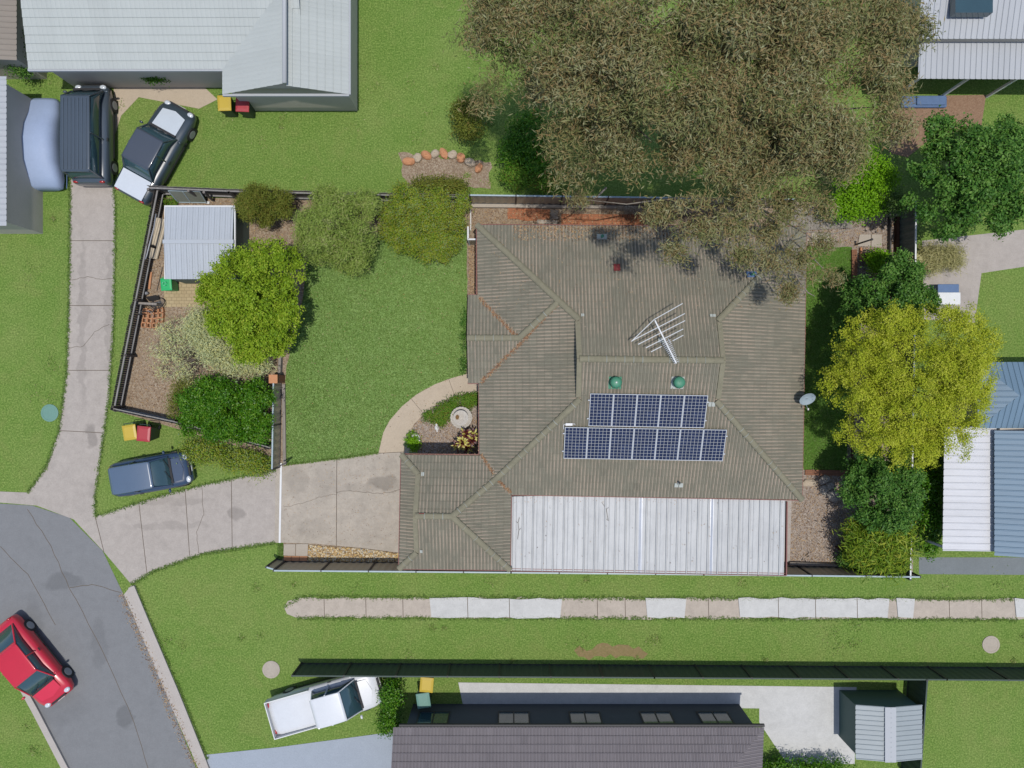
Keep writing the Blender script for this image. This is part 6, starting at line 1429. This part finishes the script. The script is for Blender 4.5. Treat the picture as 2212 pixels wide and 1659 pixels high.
# ------------------------------------------------------------------ VEHICLES
def loft(mb, secs, n=18, ex=3.2):
    """secs: (x, half width, z low, z high)"""
    base = len(mb.v)
    for x, w, z0, z1 in secs:
        c = (z0+z1)/2; h = (z1-z0)/2
        for k in range(n):
            a = 2*math.pi*(k+.5)/n; ca, sa = math.cos(a), math.sin(a)
            mb.v.append((x, w*math.copysign(abs(ca)**(2/ex), ca), c+h*math.copysign(abs(sa)**(2/ex), sa)))
    m = len(secs)
    for i in range(m-1):
        for k in range(n):
            a = base+i*n+k; b = base+i*n+(k+1)%n; mb.f.append((a, a+n, b+n, b))
    mb.f.append(tuple(base+k for k in range(n))); mb.f.append(tuple(base+(m-1)*n+k for k in reversed(range(n))))
def car(name, label, cat, px, py, ang, L=4.4, Wd=1.78, Ht=1.45, body='silver', cab=(-.36,-.22,.10,.27), roofm=None, hoodm=None, rearm=None, van=False, tray=None, zref=1.0):
    p = P(px, py, zref); r = empty(name, (p.x, p.y, 0), label, cat, None, math.radians(ang)); w = Wd/2; bm_m = body
    belt = .92 if not van else 1.0
    mb = MB(); hz = belt-.06
    loft(mb, [(-L/2, w*.80, .32, belt-.22), (-L/2+.06, w*.90, .24, belt-.08), (-L/2+.3, w*.97, .2, belt), (-L*.25, w, .2, belt+.02), (L*.1, w, .2, belt+.02), (L*.27, w*.98, .2, hz+.02), (L*.40, w*.95, .2, hz-.07), (L/2-.15, w*.86, .22, hz-.18), (L/2, w*.70, .32, hz-.32)], 22, 4.0)
    bd_ = mb.build('body', bm_m, r, smooth=True)
    a0, a1, a2, a3 = [c*L for c in cab]
    mb = MB(); loft(mb, [(a0, w*.84, belt-.1, belt+.03), (a1, w*.77, belt-.1, Ht-.03), ((a1+a2)/2, w*.78, belt-.1, Ht), (a2, w*.76, belt-.1, Ht-.02), (a3, w*.84, belt-.1, belt+.02)], 20, 4.5)
    mb.build('windows', M['glass'], r, smooth=True)
    mb = MB(); s_ = [(a1-.10, w*.70, Ht-.05, Ht-.0), (a1+.08, w*.745, Ht-.05, Ht+.018), ((a1+a2)/2, w*.75, Ht-.05, Ht+.03), (a2-.06, w*.735, Ht-.05, Ht+.018), (a2+.06, w*.69, Ht-.06, Ht-.005)]
    loft(mb, s_, 20, 5); rf = mb.build('roof_panel', roofm or bm_m, r, smooth=True)
    for k in (-1, 1):
        for t0 in (a0+.35*(a1-a0), (a1+a2)/2, a3-.1):      # door shut lines and sill trim
            pass
        mb = MB(); mb.bar((-L*.22, k*(w+.004), .36), (L*.22, k*(w+.004), .36), .02, .09); mb.build('sill_trim', M['black'], r)
        mb = MB(); mb.bar(((a1+a2)/2-.05, k*(w-.004), belt-.09), ((a1+a2)/2+.12, k*(w-.004), belt-.09), .04, .03); mb.build('door_handle', M['black'], r)
    mb = MB(); mb.bar((a3+.05, -w*.7, belt+.03), (a3+.05, w*.7, belt+.03), .1, .03); mb.build('cowl', M['black'], r)
    for k in (-.5, .15): mb = MB(); mb.tube([(a3+.03, k*w, belt+.05), (a3-.22*(a3-a2), (k+.55)*w, belt+.05+.25*(Ht-belt))], .012, 5); mb.build('wiper', M['black'], r)
    mb = MB(); mb.box(L/2-.02, L/2+.015, -.2, .2, .42, .52); mb.build('number_plate', M['white'], r)
    mb = MB(); mb.box(L/2-.10, L/2-.015, -w*.45, w*.45, .55, .66); mb.build('grille', M['black'], r)
    for k in (-1, 1):
        mb = MB()
        mb.tube([(a0+.02, k*w*.80, belt), (a1, k*w*.72, Ht-.01)], .035, 6); mb.build('pillar', bm_m, r); mb = MB(); mb.tube([(a3-.02, k*w*.80, belt), (a2, k*w*.715, Ht-.01)], .03, 6); mb.build('pillar', bm_m, r); mb = MB(); mb.tube([((a1+a2)/2, k*w*.83, belt), ((a1+a2)/2, k*w*.75, Ht-.01)], .035, 6); mb.build('pillar', bm_m, r)
    if van:
        mb = MB()
        for i in range(7): y = (i-3)*w*.19; mb.bar((a1, y, Ht+.03), (a2-.1, y, Ht+.03), .035, .03)
        mb.build('roof_ribs', M['van_rib'], rf)
    mb = MB(); mb.add([(a3-.02, -w*.66, belt+.012), (L*.40, -w*.62, hz-.055), (L*.43, 0, hz-.075), (L*.40, w*.62, hz-.055), (a3-.02, w*.66, belt+.012), (a3+.0, 0, belt+.035)], [(0,1,2,5), (5,2,3,4)]); mb.build('bonnet', hoodm or bm_m, r, smooth=True)
    if rearm:
        mb = MB(); mb.add([(-L/2+.1, -w*.76, belt+.015), (a0+.0, -w*.78, belt+.05), (a0+.0, w*.78, belt+.05), (-L/2+.1, w*.76, belt+.015)], [(0,3,2,1)]); mb.build('boot_lid', rearm, r)
    if tray:
        mb = MB(); x0, x1, z0, z1 = tray; mb.box(x0*L, x1*L, -w*.96, w*.96, belt-.3, belt-.22)
        for y in (-w*.96, w*.96-.04): mb.box(x0*L, x1*L, y, y+.04, belt-.22, belt+.12)
        mb.box(x0*L, x0*L+.04, -w*.96+.04, w*.96-.04, belt-.22, belt+.12); mb.build('tray', M['white'], r)
    for k in (-1, 1):
        mb = MB(); mb.ell((a3-.1, k*(w+.06), belt+.1), (.06,.1,.07)); mb.build('mirror', bm_m, r, smooth=True)
        mb = MB(); mb.ell((L/2-.16, k*w*.64, hz-.22), (.12,.16,.08)); mb.build('headlight', M['headlight'], r, smooth=True)
        mb = MB(); mb.ell((-L/2+.07, k*w*.68, belt-.16), (.06,.14,.09)); mb.build('tail_light', M['tail'], r, smooth=True)
        for xx in (-.31*L, .32*L):
            mb = MB(); mb.tube([(xx, k*(w-.2), .32), (xx, k*(w+.005), .32)], .32, 22); wh = mb.build('wheel', M['black'], r)
            mb = MB(); mb.tube([(xx, k*(w+.006), .32), (xx, k*(w+.016), .32)], .2, 18); mb.build('rim', M['steel'], wh)
    return r
M['van_rib'] = paint('van_rib', A(82,92,102))
car('parked_van', 'dark grey van with a ribbed roof parked on the shared driveway by the pale house', 'van', 188, 285, 90, 4.7, 1.8, 1.9, paint('charcoal_paint', A(74,84,94)), (-.46,-.43,.28,.41), van=True)
car('parked_car', 'dark car with white bonnet and pale boot, parked askew on the grass beside the van', 'car', 327, 322, 61, 4.9, 1.9, 1.6, paint('dark_teal_paint', A(60,72,80)), (-.28,-.18,.10,.20), roofm=paint('dark_roof_paint', A(74,80,90)), hoodm=paint('white_bonnet', A(206,214,220)), rearm=paint('pale_boot', A(214,220,226)))
car('parked_car', 'small dark blue hatchback on the verge beside the lower driveway', 'car', 318, 1026, 10, 3.7, 1.68, 1.45, paint('navy_paint', A(46,66,92)), (-.46,-.38,.10,.28), roofm=paint('navy_roof', A(90,108,130)), hoodm=m_plain('navy_bonnet', A(56,76,104), 0.65, 0.05, 1.5))
car('parked_car', 'bright red car parked at the left edge of the road', 'car', 52, 1438, -51, 4.5, 1.8, 1.42, paint('red_paint', A(206,34,56)), (-.42,-.22,.12,.28), hoodm=paint('red_bonnet', A(222,44,70)))
car('utility_truck', 'white utility truck nosing towards the yellow lidded bin, with a grey gap behind its cab', 'ute', 700, 1524, 16, 5.3, 1.85, 1.75, paint('white_paint_gloss', A(226,228,230)), (-.08,-.04,.20,.31), tray=(-.50,-.10,0,0))
mb = MB()
cv = empty('covered_car', (*P(80,304,.9).xy, 0), 'car under a smooth pale blue cover beside the dark van', 'covered car', None, math.radians(91))
mb = MB(); loft(mb, [(-2.15,.60,.12,.55),(-2.08,.82,.06,.8),(-1.7,.9,.04,1.0),(-1.0,.92,.04,1.35),(0,.93,.04,1.45),(.7,.92,.04,1.32),(1.3,.9,.04,1.02),(1.9,.84,.05,.86),(2.12,.66,.1,.6)], 28, 2.9)
o = mb.build('cover', m_plain('pale_blue_cover', A(162,178,206), .6, .06, 1.2, bump=.2), cv, smooth=True)
mb = MB(); mb.tube([(-2.05,-.9,.2),(0,-.95,.2),(2.05,-.88,.2)], .02, 6); mb.tube([(-2.05,.9,.2),(0,.95,.2),(2.05,.88,.2)], .02, 6); mb.build('cover_hem', M['bluetarp'], cv)
